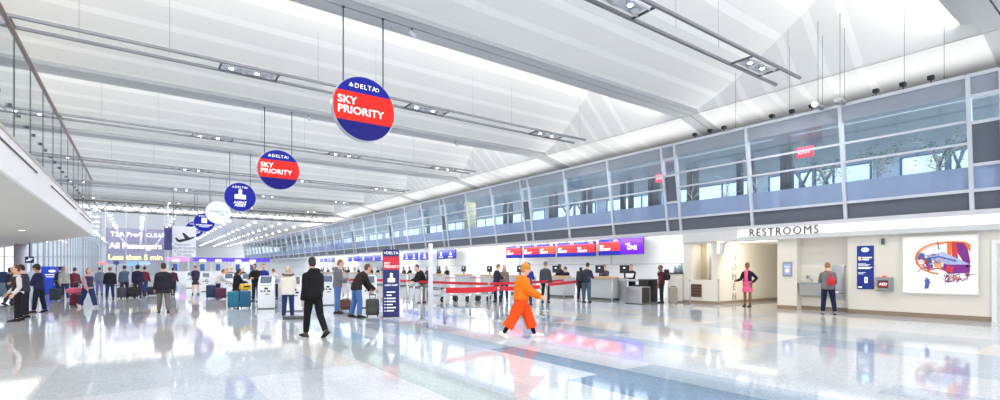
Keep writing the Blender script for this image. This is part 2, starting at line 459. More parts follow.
for k in range(1, 25):
    c = copy_tree(gp, bal); c.location = (0, -9 + 1.37 * k, 0)
# ---- ground-floor walls on the right
XW = 19.3
def wall(name, m, *boxes):
    b = MB()
    for q in boxes: b.box(*q)
    return struct(b.build(name, m))
yA, yB, yC, yD, yE_ = 3.06, 6.57, 8.17, 8.85, 11.25
wall('wall_right', CREAM, (XW, XW + 0.4, yA, yB, 0, 3.0), (XW, XW + 0.5, yC, yD, 0, 3.0), (XW, XW + 0.4, -8, 1.9, 0, 3.0), (XW, XW + 0.4, 1.9, yA, 2.3, 3.0))
wall('wall_alcove', CREAM, (XW + 0.38, XW + 0.5, yB - 0.1, yC + 0.1, 0, 3.0))
wall('wall_passage', CREAM, (XW + 0.5, 26, yD - 0.1, yD, 0, 3.0), (25.6, 26, yD, yE_, 0, 3.0), (XW + 1.3, 26, yE_, yE_ + 0.2, 0, 3.0))
wall('ceiling_passage', WHITE, (XW, 26, yD, yE_ + 0.2, 2.6, 2.75))
wall('wall_pier', CREAM, (XW, XW + 1.3, yE_, yE_ + 0.25, 0, 3.02), (XW, XW + 0.25, yE_ + 0.25, 12.42, 0, 1.02), (XW, XW + 0.25, 12.42, 12.8, 0, 3.02), (XW, XW + 0.25, yE_ + 0.25, 12.42, 2.55, 3.02), (XW + 0.25, 21.6, 12.6, 12.8, 0, 3.02))
wall('wall_niche', mat('niche_beige', (202, 190, 160), 0.5, vary=0.03), (XW + 1.05, XW + 1.15, yE_ + 0.25, 12.6, 0, 3.0))
wall('ceiling_niche', WHITE, (XW + 0.25, 21, yE_ + 0.2, 12.7, 2.55, 2.62))
b = MB(); b.box(XW + 0.55, XW + 1.05, 11.95, 12.0, 1.0, 2.55); struct(b.build('trim_niche', WHITE))
wall('baseboard_right', TAUPE, (XW - 0.012, XW, yA, yB, 0, 0.14), (XW - 0.012, XW, yC, yD, 0, 0.14), (XW + 0.36, XW + 0.38, yB, yC, 0, 0.14), (XW, XW + 0.4, yB, yB + 0.012, 0, 0.14),
     (XW - 0.012, XW, yE_, 12.8, 0, 0.13), (XW, 25.6, yE_ - 0.012, yE_, 0, 0.13), (25.585, 25.6, yD, yE_, 0, 0.13), (XW - 0.012, XW, -8, 1.8, 0, 0.14))
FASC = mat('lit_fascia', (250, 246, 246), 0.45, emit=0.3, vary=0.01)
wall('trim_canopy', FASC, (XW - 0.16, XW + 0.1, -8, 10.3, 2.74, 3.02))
wall('trim_canopy_edge', mat('canopy_grey', (205, 206, 206), 0.5), (XW - 0.16, XW + 0.02, -8, 10.3, 2.58, 2.74), (XW - 0.10, XW + 0.1, 10.3, 12.8, 2.62, 3.02))
# door at the right edge
d = struct(empty('door_1', (XW, 1.9, 0)))
MB().box(-0.05, 0.05, 1.08, 1.18, 0, 2.3).box(-0.05, 0.05, -0.02, 0.08, 0, 2.3).box(-0.05, 0.05, 0.08, 1.08, 2.2, 2.3).build('door_frame', WHITE, d)
MB().box(0.0, 0.05, 0.08, 1.08, 0, 2.2).build('door_leaf', mat('door_leaf_grey', (214, 218, 224), 0.35), d)
MB().tube([(-0.04, 0.95, 0.98), (-0.06, 0.95, 1.02), (-0.06, 0.82, 1.02)], [0.012] * 3, 8).build('handle', STEEL, d)
# back of the ticket counters
wall('wall_counters', COOLWHITE, (21.6, 22.0, 12.6, YE, 0, 3.4))
wall('ceiling_counters', COOLWHITE, (19.5, 21.6, 12.8, YE, 3.17, 3.3))
wall('trim_counter_wall', mat('counter_rail_grey', (196, 204, 210), 0.4), (21.57, 21.6, 12.8, YE, 1.72, 1.76), (21.57, 21.6, 27.2, 27.4, 0, 3.17), (21.55, 21.6, 39, 39.15, 0, 3.17), (21.55, 21.6, 18.9, 18.93, 1.76, 3.17))
# ---- left and far glazing
CW = glass_mat('curtain_wall_glass', (0.93, 0.96, 0.98), 0.02)
def curtain(x0, x1, Y, n, zt, name):
    root = struct(empty(name, (x0, Y, 0)))
    w = (x1 - x0) / n
    MB().box(0, x1 - x0, 0, 0.02, 0.1, zt).build('glazing', CW, root)
    for k in range(n + 1):
        MB().box(k * w - 0.05, k * w + 0.05, -0.08, 0.08, 0, zt).build('mullion', mat('curtain_mullion', (168, 172, 184), 0.4, 0.3), root)
    for z in (0.1, 2.6, 4.6, 6.4):
        MB().box(0, x1 - x0, -0.05, 0.05, z - 0.04, z + 0.04).build('transom', mat('curtain_mullion', (168, 172, 184), 0.4, 0.3), root)
    MB().box(0, x1 - x0, 0.05, 0.09, 0.1, 1.2).build('spandrel', mat('pale_spandrel', (214, 220, 226), 0.5), root)
curtain(-16.5, -3.0, 62.0, 10, FARZ, 'window_far')
wl = struct(empty('window_left', (-16.8, 0, 0)))
MB().box(0, 0.02, -12, 62, 0.1, 8.6).build('glazing', CW, wl)
for k in range(26): MB().box(-0.08, 0.08, -12 + 2.96 * k - 0.06, -12 + 2.96 * k + 0.06, 0, 8.6).build('mullion', mat('curtain_mullion', (168, 172, 184), 0.4, 0.3), wl)
for z in (0.1, 2.8, 5.6): MB().box(-0.05, 0.05, -12, 62, z - 0.05, z + 0.05).build('transom', mat('curtain_mullion', (168, 172, 184), 0.4, 0.3), wl)
wl = struct(empty('window_far_side', (-9.0, 62, 0)))
MB().box(0, 0.02, 0, 112, 0.1, FARZ).build('glazing', CW, wl)
for k in range(29): MB().box(-0.08, 0.08, 4 * k - 0.07, 4 * k + 0.07, 0, FARZ).build('mullion', mat('curtain_mullion', (168, 172, 184), 0.4, 0.3), wl)
p = at_y(20.5, 262, 36.5)
b = MB(); b.tube([(p.x, 36.5, 0), (p.x, 36.5, 2.85)], [0.27, 0.27], 20); struct(b.build('column_1', mat('column_lilac', (196, 194, 212), 0.4)))
# ================================================================== CEILING FIXTURES
RAILM = mat('track_rail_grey', (120, 122, 128), 0.4, 0.4)
def spot(loc, power, radius=0.07, angle=150, color=(1, 0.98, 0.95)):
    l = bpy.data.lights.new('track_lamp', 'SPOT'); l.energy = power; l.spot_size = math.radians(angle); l.spot_blend = 0.6
    l.shadow_soft_size = radius; l.color = color
    o = bpy.data.objects.new('track_lamp', l); o.location = loc; COL.objects.link(o)
TRACK_X = (-10.1, -3.55, 2.95, 9.5, 16.0)
def light_track(y0, label):
    root = thing('light_track', label, 'light track', (0, y0, 7.94), 0, 'suspended light tracks')
    for yy in (0.0, 0.78):
        MB().bbox(-14, 18.2, yy - 0.045, yy + 0.045, 0, 0.09, 0.012, seg=1).build('rail', RAILM, root)
    for x in TRACK_X:
        for dx in (-0.85, 0.85):
            MB().box(x + dx - 0.025, x + dx + 0.025, 0.04, 0.74, 0.02, 0.07).build('crossbar', DSTEEL, root)
        hd = MB().box(x - 0.82, x + 0.82, 0.18, 0.22, 0.02, 0.08).box(x - 0.82, x + 0.82, 0.56, 0.60, 0.02, 0.08).box(x - 0.8, x + 0.8, 0.22, 0.56, 0.09, 0.11, 0)
        head = hd.build('lamp_holder', STEELP, root)
        for dx, dy in ((-0.55, 0.30), (-0.15, 0.48), (0.2, 0.30), (0.58, 0.48)):
            MB().lathe([(0.11, 0.10), (0.115, 0.0), (0.10, -0.015), (0.085, 0.0), (0.05, 0.05)], (x + dx, dy, 0), 14).build('lamp_can', STEELP, head)
        for dx, dy in ((-0.55, 0.30), (0.2, 0.30)):
            MB().ell((x + dx, dy, 0.0), (0.075, 0.075, 0.035), n=10, m=6).build('bulb', LAMP, head)
        for dx in (-2.2, 2.2):
            MB().cyl((x + dx, 0.39, 0.06), (x + dx, 0.39, 2.2), 0.004, 6).build('hanger', DSTEEL, root)
    return root
tr = light_track(7.6, 'twin rail ceiling light track nearest the viewer, ending above the right hand glass wall')
TL = ['second twin rail light track back, just beyond the large nearest round sign', 'third twin rail light track back, above the second round red and blue sign', 'fourth twin rail light track back under the white ceiling',
      'fifth twin rail light track back under the white ceiling', 'farthest twin rail light track, just before the roof truss']
for k in range(5):
    dup(tr, (0, 7.6 + BAY * (k + 1), 7.94), 0, TL[k])
for k in range(-1, 5):
    for x in TRACK_X[1:]: spot((x, 7.6 + BAY * k + 0.39, 7.86), 340)
# small floods and pendant lamps over the facade's top rail
for i, (u, v) in enumerate([(695, 137), (710, 133), (724, 130), (772, 119), (792, 114), (812, 109), (876, 94), (903, 88), (931, 81)]):
    p = at_x(u, v, 18.85)
    if i == 0:
        fl0 = thing('floodlight', 'small dark floodlight on top of the glass wall, one of nine', 'floodlight', (18.85, p.y, 7.0), 0, 'floodlights on the glass wall top')
        fl0['label'] = 'tiny dark floodlight perched on the top rail of the right glass wall'
        MB().cyl((0, 0, -0.06), (0, 0, 0.05), 0.02, 8).build('stem', DSTEEL, fl0)
        MB().bbox(-0.09, 0.09, -0.08, 0.08, 0.05, 0.18, 0.02).build('lamp_body', BLACK, fl0)
    else: dup(fl0, (18.85, p.y, 7.0))
for i, (u, v, lb) in enumerate([(818, 106, 'short grey cylinder lamp hanging just above the glass wall, the left one of two'), (840, 101, 'short grey cylinder lamp hanging just above the glass wall, the right one of two')]):
    p = at_x(u, v, 18.4)
    t = thing('cylinder_pendant', lb, 'pendant lamp', tuple(p), 0, 'cylinder pendants over the glass wall')
    MB().tube([(0.28, 0, 0), (-0.28, 0, 0)], [0.09, 0.09], 16).build('lamp_body', STEEL, t)
    MB().cyl((0, 0, 0.08), (0, 0, 3.2 if i else 2.9), 0.007, 6).build('cable', DSTEEL, t)
for i, (u, v) in enumerate([(903, 86), (788, 114), (821, 105), (843, 99), (943, 77), (734, 127)]):
    p = at_x(u, v, 18.6)
    hz = min(BEAM_Z + (XH - 18.6) * 0.95 - 0.05, 9.4)
    t = MB().cyl((0, 0, 0), (0, 0, hz - 7.0), 0.006, 6).ell((0, 0, 0), (0.02, 0.02, 0.03)).build('suspension_cable', DSTEEL)
    t.location = (18.72, p.y, 7.0)
    tag(t, 'thin steel cable dropping from the white ceiling to the glass wall top', 'cable', 'ceiling cables at the glass wall')
# far hall: round lamps in rows
FARLAMP = mat('far_lamp_glow', (255, 253, 250), 0.4, emit=9.0)
first = None
n = 0
for j in range(17):
    for i in range(9):
        x, y = -5.5 + 2.9 * i, 64.5 + 4.6 * j
        if first is None:
            first = thing('ceiling_lamp', 'round bright lamp in the rows under the low ceiling of the far hall', 'ceiling lamp', (x, y, FARZ - 0.55), 0, 'lamps of the far hall')
            MB().lathe([(0.05, 0.55), (0.05, 0.30), (0.24, 0.22), (0.26, 0.02), (0.22, 0.0)], n=14).build('housing', STEELP, first)
            MB().ell((0, 0, 0.02), (0.20, 0.20, 0.10), n=12, m=6).build('diffuser', FARLAMP, first)
        else: dup(first, (x, y, FARZ - 0.55 - 0.02 * j))
# roof truss between the bays and the far hall
tru = thing('roof_truss', 'long dark steel roof truss with a lit strip where the low far ceiling begins', 'roof truss', (0, yl + 8.6, 7.15))
TRM = mat('truss_grey', (110, 108, 106), 0.5, 0.3)
for z in (0.0, 0.95): MB().box(-17, 19.6, -0.08, 0.08, z - 0.07, z + 0.07).build('chord', TRM, tru)
for k in range(26):
    x = -17 + 1.4 * k
    MB().tube([(x, 0, 0), (x + 0.7, 0, 0.95)], [0.045] * 2, 6).build('diagonal', TRM, tru); MB().tube([(x + 0.7, 0, 0.95), (x + 1.4, 0, 0)], [0.045] * 2, 6).build('diagonal', TRM, tru)
MB().box(-17, 19.6, 0.2, 0.24, 0.25, 0.5).build('lit_strip', mat('strip_glow', (255, 246, 228), 0.4, emit=0.9), tru)
# ================================================================== HANGING ROUND SIGNS
S_BLUE = mat('sign_blue', (14, 26, 150), 0.4, emit=0.10, vary=0.02, spec=0.2); S_NAVY = mat('sign_navy', (12, 10, 112), 0.4, emit=0.08, vary=0.02, spec=0.2)
S_RED = mat('sign_red_orange', (232, 36, 26), 0.4, emit=0.12, vary=0.02, spec=0.2); S_WHITE = mat('sign_white', (224, 234, 240), 0.5, emit=0.1, vary=0.01)
S_RIM = mat('sign_rim_silver', (170, 174, 186), 0.3, 0.6)
SGR = mat('sign_grey_text', (110, 120, 140), 0.5); STEAL_ = mat('sign_teal_text', (110, 190, 210), 0.5)
DX, DZ, DR = 4.87, 5.755, 0.86
def disc_outline(r, n=48): return [(r * math.cos(2 * PI * k / n), r * math.sin(2 * PI * k / n)) for k in range(n)]
def band(r, z0, z1, n=12):
    a0, a1 = math.asin(z0 / r), math.asin(z1 / r)
    R = [(r * math.cos(a0 + (a1 - a0) * k / n), r * math.sin(a0 + (a1 - a0) * k / n)) for k in range(n + 1)]
    return R + [(-x, z) for x, z in R[::-1]]
def logo(parent, x, z, s, m=WHITEL, y=-0.085):
    MB().prism([(x - s, z - s * 0.1), (x, z + s * 0.2), (x, z + s * 1.3)], y - 0.004, y, 'y').prism([(x, z + s * 0.2), (x + s, z - s * 0.1), (x, z + s * 1.3)], y - 0.004, y, 'y') \
        .prism([(x - s * 1.05, z - s * 0.4), (x + s * 1.05, z - s * 0.4), (x, z + s * 0.02)], y - 0.004, y, 'y').build('emblem', m, parent)
def round_sign(k, label, kind):
    t = thing('round_sign', label, 'hanging sign', (DX, 12.89 + BAY * k, DZ), 0, 'round signs hanging in a row')
    top = BEAM_Z - DZ
    for dx in (-0.55, 0.55):
        z0 = math.sqrt(DR ** 2 - dx ** 2)
        MB().cyl((dx, 0, z0 - 0.03), (dx, 0, top), 0.018, 8).lathe([(0.05, 0), (0.05, 0.02)], (dx, 0, top - 0.02), 10).build('hanging_rod', DSTEEL, t)
    n = 48
    bm = MB(); bm.prism(disc_outline(DR), -0.07, 0.07, 'y'); bm.build('rim', S_RIM, t)
    face = MB().prism(disc_outline(DR - 0.02), -0.08, -0.069, 'y').prism(disc_outline(DR - 0.02), 0.069, 0.08, 'y').build('face', S_WHITE if kind == 'white' else (S_NAVY if kind == 'sky' else S_BLUE), t)
    if kind == 'sky':
        MB().prism(band(DR - 0.02, -0.36, 0.40), -0.084, -0.08, 'y').build('red_band', S_RED, face)
        MB().prism(band(DR - 0.02, 0.40, 0.8399), -0.083, -0.08, 'y').build('upper_field', S_BLUE, face)
        text('lettering', 'SKY\nPRIORITY', 0.275, WHITEL, face, (-0.73, -0.088, 0.03), FACE_Y, bold=0.018, align='LEFT', line=0.92, xs=1.08)
    if kind == 'agent':
        MB().ell((0, -0.082, 0.36), (0.10, 0.006, 0.10)).prism([(-0.30, -0.12), (0.30, -0.12), (0.30, 0.14), (0.10, 0.14), (0.10, 0.26), (-0.10, 0.26), (-0.10, 0.14), (-0.30, 0.14)], -0.088, -0.08, 'y').build('pictogram', WHITEL, face)
        text('lettering', 'AGENT\nASSIST', 0.21, WHITEL, face, (0, -0.088, -0.42), FACE_Y, bold=0.02, line=0.8)
    if kind == 'intl':
        MB().bbox(-0.22, 0.22, -0.09, -0.08, -0.05, 0.42, 0.004, seg=1).build('pictogram', WHITEL, face)
        MB().tube([(-0.1, -0.094, 0.2), (-0.02, -0.094, 0.1), (0.12, -0.094, 0.3)], [0.03] * 3, 6).build('tick_mark', S_BLUE, face)
        text('lettering', 'INTERNATIONAL\nCHECK-IN', 0.17, WHITEL, face, (0, -0.088, -0.32), FACE_Y, bold=0.02, line=0.85)
    if kind == 'bag':
        MB().prism([(-0.28, -0.08), (0.28, -0.08), (0.28, 0.16), (0.1, 0.2), (0.1, 0.36), (-0.1, 0.36), (-0.1, 0.2), (-0.28, 0.16)], -0.088, -0.08, 'y').build('pictogram', WHITEL, face)
        text('lettering', 'SELF-SERVICE\nBAG DROP', 0.18, WHITEL, face, (0, -0.088, -0.34), FACE_Y, bold=0.02, line=0.85)
    if kind == 'white':
        text('lettering', 'AEROMEXICO', 0.15, SGR, face, (-0.12, -0.088, 0.06), FACE_Y, bold=0.01)
        MB().prism([(0.1, -0.2), (0.42, -0.2), (0.38, -0.12), (0.14, -0.12)], -0.088, -0.08, 'y').build('emblem', STEAL_, face)
        MB().prism([(0.5, 0.02), (0.66, 0.06), (0.58, 0.14)], -0.088, -0.08, 'y').build('emblem', SGR, face)
    else:
        logo(face, -0.37, 0.56, 0.065)
        text('lettering', 'DELTA', 0.17, WHITEL, face, (0.02, -0.088, 0.575), FACE_Y, bold=0.012, space=1.25)
        MB().tube([(0.35 + 0.045 * math.cos(a * PI / 6), -0.086, 0.575 + 0.045 * math.sin(a * PI / 6)) for a in range(13)], [0.008] * 13, 5).build('emblem', WHITEL, face)
    return t
round_sign(0, 'largest round red and blue hanging sign, nearest of the row', 'sky')
round_sign(1, 'second round red and blue hanging sign, smaller, behind the largest one', 'sky')
round_sign(2, 'all blue round hanging sign with a white clerk pictogram, third in the row', 'agent')
round_sign(3, 'plain white round hanging sign with faint grey lettering', 'white')
round_sign(4, 'blue round hanging sign with a white square tick pictogram behind the white disc', 'intl')
round_sign(5, 'farthest blue round hanging sign, last in the row of discs', 'bag')
# ================================================================== FLAT SIGNS ON THE FAR SIDE
PART = glass_mat('lilac_signage_glass', (0.8, 0.8, 0.9), 0.0, 0.6, (0.50, 0.48, 0.66))
YQ = 60.6
a, c = at_y(105.5, 228, YQ), at_y(165, 262, YQ)
t = thing('queue_time_board', 'tall translucent lilac board with white passenger lettering and yellow waiting time', 'sign board', (a.x, YQ, 0))
wq, z0, z1 = c.x - a.x, c.z - 0.15, a.z
MB().box(0, wq, -0.02, 0.02, z0, z1).build('glass_sheet', PART, t)
for x in (0, wq / 3, 2 * wq / 3, wq): MB().box(x - 0.03, x + 0.03, -0.05, 0.05, 0, FARZ - 0.02).build('post', STEELP, t)
for z in (z0, (z0 + z1) / 2 - 0.35, z1): MB().box(0, wq, -0.04, 0.04, z - 0.02, z + 0.02).build('frame_bar', mat('lilac_bar', (150, 146, 196), 0.4), t)
hq = z1 - z0
WGL = mat('white_glow_lettering', (255, 255, 255), 0.5, emit=0.5); YGL = mat('yellow_glow_lettering', (255, 255, 170), 0.5, emit=0.5)
text('lettering', 'All Passengers', 0.74, WGL, t, (wq / 2, -0.06, z0 + hq * 0.50), FACE_Y, bold=0.03, xs=0.98)
text('lettering', 'Less than 5 min', 0.70, YGL, t, (wq / 2, -0.06, z0 + hq * 0.17), FACE_Y, bold=0.03, xs=0.98)
text('lettering', 'TSA Pre', 0.62, WGL, t, (wq * 0.30, -0.06, z0 + hq * 0.83), FACE_Y, bold=0.01)
text('lettering', 'CLEAR', 0.55, WGL, t, (wq * 0.84, -0.06, z0 + hq * 0.83), FACE_Y, bold=0.0)
MB().tube([(wq * 0.50, -0.06, z0 + hq * 0.83), (wq * 0.52, -0.06, z0 + hq * 0.79), (wq * 0.57, -0.06, z0 + hq * 0.9)], [0.05] * 3, 6).build('tick_mark', WGL, t)
p, q = at_y(164.2, 226, 58.0), at_y(172, 250, 58.0)
t = thing('blade_sign', 'tall narrow dark blue blade sign hanging beside the waiting time board', 'sign', (p.x, 58.0, 0))
w = q.x - p.x
NAVYS = mat('blade_navy', (44, 46, 112), 0.4, emit=0.1)
MB().prism([(0, q.z), (w / 2 - 0.01, q.z), (w / 2 - 0.01, p.z - 0.06), (w / 4, p.z - 0.16), (0, p.z)], -0.1, 0.1, 'y').build('banner', NAVYS, t)
MB().prism([(w / 2 + 0.01, q.z), (w, q.z), (w, p.z), (w * 0.75, p.z - 0.16), (w / 2 + 0.01, p.z - 0.06)], -0.1, 0.1, 'y').build('banner', NAVYS, t)
MB().box(w / 2 - 0.05, w / 2 + 0.05, 0.1, 0.2, 0, FARZ - 0.1).build('post', STEELP, t)
p, q = at_y(172.5, 226, 58.5), at_y(196, 257, 58.5)
t = thing('departures_sign', 'pale grey panel with a black departing aeroplane above lines of text', 'sign', (p.x, 58.5, 0))
w, z0, z1 = q.x - p.x, q.z, p.z
MB().bbox(0, w, -0.05, 0.05, z0, z1, 0.01, seg=1).build('panel', mat('panel_pale', (216, 218, 226), 0.5, emit=0.15), t)
for x in (0.1, w - 0.1): MB().box(x - 0.03, x + 0.03, -0.03, 0.03, z1, 9.75).build('hanging_rod', DSTEEL, t)
pl = [(0.12, 0.62), (0.22, 0.62), (0.30, 0.56), (0.62, 0.60), (0.48, 0.78), (0.58, 0.79), (0.86, 0.64), (1.10, 0.68), (1.12, 0.64), (0.86, 0.56), (0.36, 0.47), (0.20, 0.51)]
BLK = mat('sign_black', (34, 34, 40), 0.5)
MB().prism([(x * w / 1.2, z0 + (z1 - z0) * zz) for x, zz in pl[::-1]], -0.058, -0.05, 'y').build('aeroplane_pictogram', BLK, t)
text('lettering', 'Departures', 0.26, BLK, t, (w * 0.42, -0.056, z0 + (z1 - z0) * 0.40), FACE_Y)
text('lettering', 'South Security\nCheckpoint\nAll Gates', 0.40, SGR, t, (w * 0.5, -0.056, z0 + (z1 - z0) * 0.18), FACE_Y, line=0.85, xs=0.85)
# purple canopy over the far cross counters
YP = 92.0
PUR = mat('purple_fascia', (88, 62, 200), 0.4, emit=0.5, vary=0.3, scale=0.5); PNK = mat('pink_fascia', (200, 130, 214), 0.4, emit=0.5, vary=0.3, scale=0.5)
fi = 0
for (u0, u1, m, lb) in [(166, 190, PNK, 'pinkish purple lit fascia over the far cross counters, left section'), (193.5, 229, PUR, 'purple lit fascia over the far cross counters, middle section'), (229.5, 270, PUR, 'purple lit fascia over the far cross counters, right section')]:
    p, q = at_y(u0, 258, YP), at_y(u1, 262.5, YP)
    t = thing('counter_fascia', lb, 'lit fascia', (p.x, YP, 0))
    w = q.x - p.x
    MB().bbox(0, w, -0.1, 0.5, 2.62, 3.25, 0.02, seg=1).build('fascia', m, t)
    for x in (0.2, w / 2, w - 0.2): MB().box(x - 0.08, x + 0.08, 0.1, 0.3, 0, 2.62).build('post', STEELP, t)
    MB().bbox(0, w, 0.0, 0.7, 0, 1.05, 0.03, seg=1).build('counter', COOLWHITE, t)
    for k in range(max(2, int(w / 2.2))):
        x = 0.8 + k * 2.2
        if x < w - 0.5: MB().bbox(x, x + 0.9, -0.16, -0.1, 2.55, 2.95, 0.02, seg=1).build('lit_screen', mat('screen_white_blue', (216, 230, 255), 0.4, emit=1.0), t)
        if x < w - 0.5: MB().bbox(x + 0.1, x + 0.7, -0.03, 0.03, 1.15, 2.2, 0.02, seg=1).build('blue_panel', mat('panel_blue', (46, 88, 160), 0.4, emit=0.1), t)

# recessed lamps in the left soffit
first = None
for x in (-3.2, -6.4):
    for y in (8.0, 13.0, 18.0, 23.0, 28.0):
        if x > -4 and y > 26: continue
        if first is None:
            first = thing('recessed_light', 'small round recessed lamp in the cream soffit under the left balcony', 'recessed light', (x, y, 2.8), 0, 'recessed lamps of the left soffit')
            MB().lathe([(0.13, 0.0), (0.14, -0.012), (0.10, -0.014)], n=18).build('trim_ring', STEELP, first); MB().ell((0, 0, -0.012), (0.09, 0.09, 0.012), n=14, m=6).build('lens', mat('soffit_lens', (255, 246, 230), 0.4, emit=2.0), first)
        else: dup(first, (x, y, 2.8))

# single small spotlights in the slots of the beams
for i, (u, v, k, lb) in enumerate([(412, 25, 3, 'small dark spotlight in the slot of the large grey ceiling beam'), (456, 138, 4, 'small spotlight in the slot of the second ceiling beam, right of the large round sign'), (308, 117, 4, 'small spotlight in the slot of the second ceiling beam, left of the large round sign')]):
    p = at_y(u, v, BEAM_Y[k] - 0.53)
    t = thing('beam_spotlight', lb, 'spotlight', (p.x, BEAM_Y[k] - 0.53, BEAM_Z), 0, 'spotlights in the beam slots')
    MB().cyl((0, 0, -0.12), (0, 0, 0.02), 0.02, 8).build('stem', DSTEEL, t); MB().tube([(-0.09, 0, -0.10), (0.12, 0, -0.22)], [0.06, 0.07], 14).build('lamp_can', STEELP, t)
# ================================================================== RIGHT WALL FIXTURES
o = text('restrooms_sign', 'RESTROOMS', 0.40, LETTER, None, (XW - 0.19, at_x(782, 232, XW - 0.19).y, 2.865), FACE_X, bold=0.0, depth=0.02, space=1.23, xs=0.93)
tag(o, 'grey raised RESTROOMS lettering on the lit white fascia', 'sign')
w = thing('restroom_wall_letters', 'large pale grey WOMEN letters stacked down the passage wall', 'sign', (20.62, yE_ - 0.02, 0))
PALEL = mat('pale_grey_letter', (176, 170, 162), 0.5)
for k, ch in enumerate('WOMEN'):
    text('letter', ch, 0.44, PALEL, w, (0, -0.005, 2.0 - 0.43 * k), FACE_Y, depth=0.012)
p = at_x(719, 247, XW - 0.12)
t = thing('wall_sconce', 'brushed metal half round wall sconce beside the ticket niche', 'wall lamp', (XW - 0.02, p.y, 2.06))
MB().prism([(-0.17 * math.sin(k * PI / 12), 0.17 * math.cos(k * PI / 12)) for k in range(13)], 0, 0.5, 'z').build('shade', STEEL, t)
MB().prism([(-0.15 * math.sin(k * PI / 12), 0.15 * math.cos(k * PI / 12)) for k in range(13)], 0.5, 0.52, 'z').build('lens', mat('warm_lens', (255, 244, 220), 0.4, emit=1.2), t)
MB().box(-0.175, -0.168, -0.05, 0.05, 0.04, 0.46).build('lit_slot', mat('sconce_slot', (255, 250, 236), 0.4, emit=0.7), t)
p = at_x(696.5, 294, XW)
t = thing('return_air_vent', 'brown slatted square vent low on the cream pier wall', 'vent', (XW, p.y, 0.28))
BRN = mat('vent_brown', (110, 78, 66), 0.5); BRN2 = mat('vent_brown_dark', (78, 54, 46), 0.6)
MB().bbox(-0.03, 0, -0.25, 0.25, 0, 0.55, 0.008, seg=1).build('frame', BRN, t)
for k in range(8): MB().box(-0.045, -0.028, -0.22, 0.22, 0.04 + 0.062 * k, 0.075 + 0.062 * k).build('slat', BRN2 if k % 2 else BRN, t)
# drinking fountain in the alcove
XA = XW + 0.38
yf0 = at_x(819, 290, XA).y
t = thing('drinking_fountain', 'wall mounted steel drinking fountain with two bowls in the alcove', 'drinking fountain', (XA, yf0, 0))
MB().prism([(-0.34, 0.98), (-0.36, 0.90), (-0.26, 0.55), (0, 0.46), (0, 0.98)], -0.40, 0.52, 'y').build('basin', STEEL, t)
MB().bbox(-0.42, -0.0, -0.44, 0.56, 0.95, 1.03, 0.03).build('bowl_top', STEEL, t)
MB().bbox(-0.40, 0, -0.80, -0.46, 0.62, 0.70, 0.03).build('lower_bowl', STEEL, t)
MB().bbox(-0.05, 0, -0.82, -0.42, 0.40, 1.62, 0.015).build('back_panel', STEEL, t)
MB().tube([(-0.1, 0.2, 1.02), (-0.1, 0.2, 1.12), (-0.16, 0.2, 1.14), (-0.2, 0.2, 1.12)], [0.014] * 4, 8).build('spout', STEEL, t)
MB().lathe([(0.03, 0), (0.03, 0.03), (0.02, 0.045)], (-0.33, -0.2, 1.02), 10).build('button', BLACK, t)
p = at_x(808, 277, XA)
t = thing('wall_button', 'small round metal push plate on the alcove wall above the fountain', 'wall plate', (XA - 0.01, p.y, p.z))
MB().tube([(0.01, 0, 0), (-0.02, 0, 0)], [0.075, 0.07], 18).build('plate', STEEL, t); MB().tube([(-0.02, 0, 0), (-0.035, 0, 0)], [0.03, 0.028], 12).build('knob', DSTEEL, t)
# framed notice on the pier
p0, p1 = at_x(783, 262, XW), at_x(792.5, 276.5, XW)
t = thing('pier_notice_screen', 'grey framed notice screen on the pier left of the drinking fountain', 'notice', (XW, (p0.y + p1.y) / 2, (p0.z + p1.z) / 2))
wy, hz = abs(p0.y - p1.y), p0.z - p1.z
MB().bbox(-0.04, 0, -wy / 2, wy / 2, -hz / 2, hz / 2, 0.01).build('frame', mat('notice_grey', (150, 154, 162), 0.4, 0.3), t)
sc = MB().box(-0.046, -0.038, -wy * 0.36, wy * 0.36, -hz * 0.38, hz * 0.38).build('display', mat('notice_blue', (150, 160, 205), 0.3, emit=0.2), t)
MB().ell((-0.048, 0, -0.05), (0.004, 0.07, 0.07)).box(-0.05, -0.045, -0.1, 0.1, 0.08, 0.1).build('pictogram', WHITEL, sc)
# tall blue notice
p0, p1 = at_x(857.2, 246, XW), at_x(874, 289.3, XW)
wy, hz = abs(p0.y - p1.y), p0.z - p1.z
t = thing('blue_wall_sign', 'tall blue wall sign with white lettering and a glowing top emblem', 'wall sign', (XW, (p0.y + p1.y) / 2, (p0.z + p1.z) / 2))
WB = mat('wall_sign_blue', (22, 48, 140), 0.35, vary=0.02)
MB().bbox(-0.03, 0, -wy / 2, wy / 2, -hz / 2, hz / 2, 0.006, seg=1).build('board', WB, t)
MB().ell((-0.034, 0, hz * 0.405), (0.008, wy * 0.24, wy * 0.15)).build('lit_emblem', mat('emblem_glow', (150, 200, 255), 0.4, emit=1.6), t)
MB().box(-0.036, -0.03, wy * 0.22, wy * 0.42, hz * 0.16, hz * 0.25).build('pictogram', mat('peach_tile', (236, 205, 180), 0.5), t)
for hh, l0, l1, th in ((0.225, -0.40, 0.16, 0.022), (0.18, -0.22, 0.16, 0.022), (0.085, -0.05, 0.42, 0.007), (0.062, -0.30, 0.42, 0.007), (0.039, -0.18, 0.42, 0.007), (0.0, -0.42, 0.42, 0.012), (-0.025, -0.30, 0.42, 0.012), (-0.12, -0.02, 0.42, 0.007), (-0.15, 0.10, 0.42, 0.009)):
    MB().box(-0.034, -0.03, wy * l0, wy * l1, hz * hh - th, hz * hh + th).build('text_line', WHITEL, t)
MB().box(-0.036, -0.03, -wy * 0.14, wy * 0.04, -hz * 0.36, -hz * 0.22).build('white_tile', WHITEL, t)
MB().box(-0.038, -0.03, -wy * 0.08, -wy * 0.02, -hz * 0.31, -hz * 0.26).build('white_tile_mark', BLACK, t)
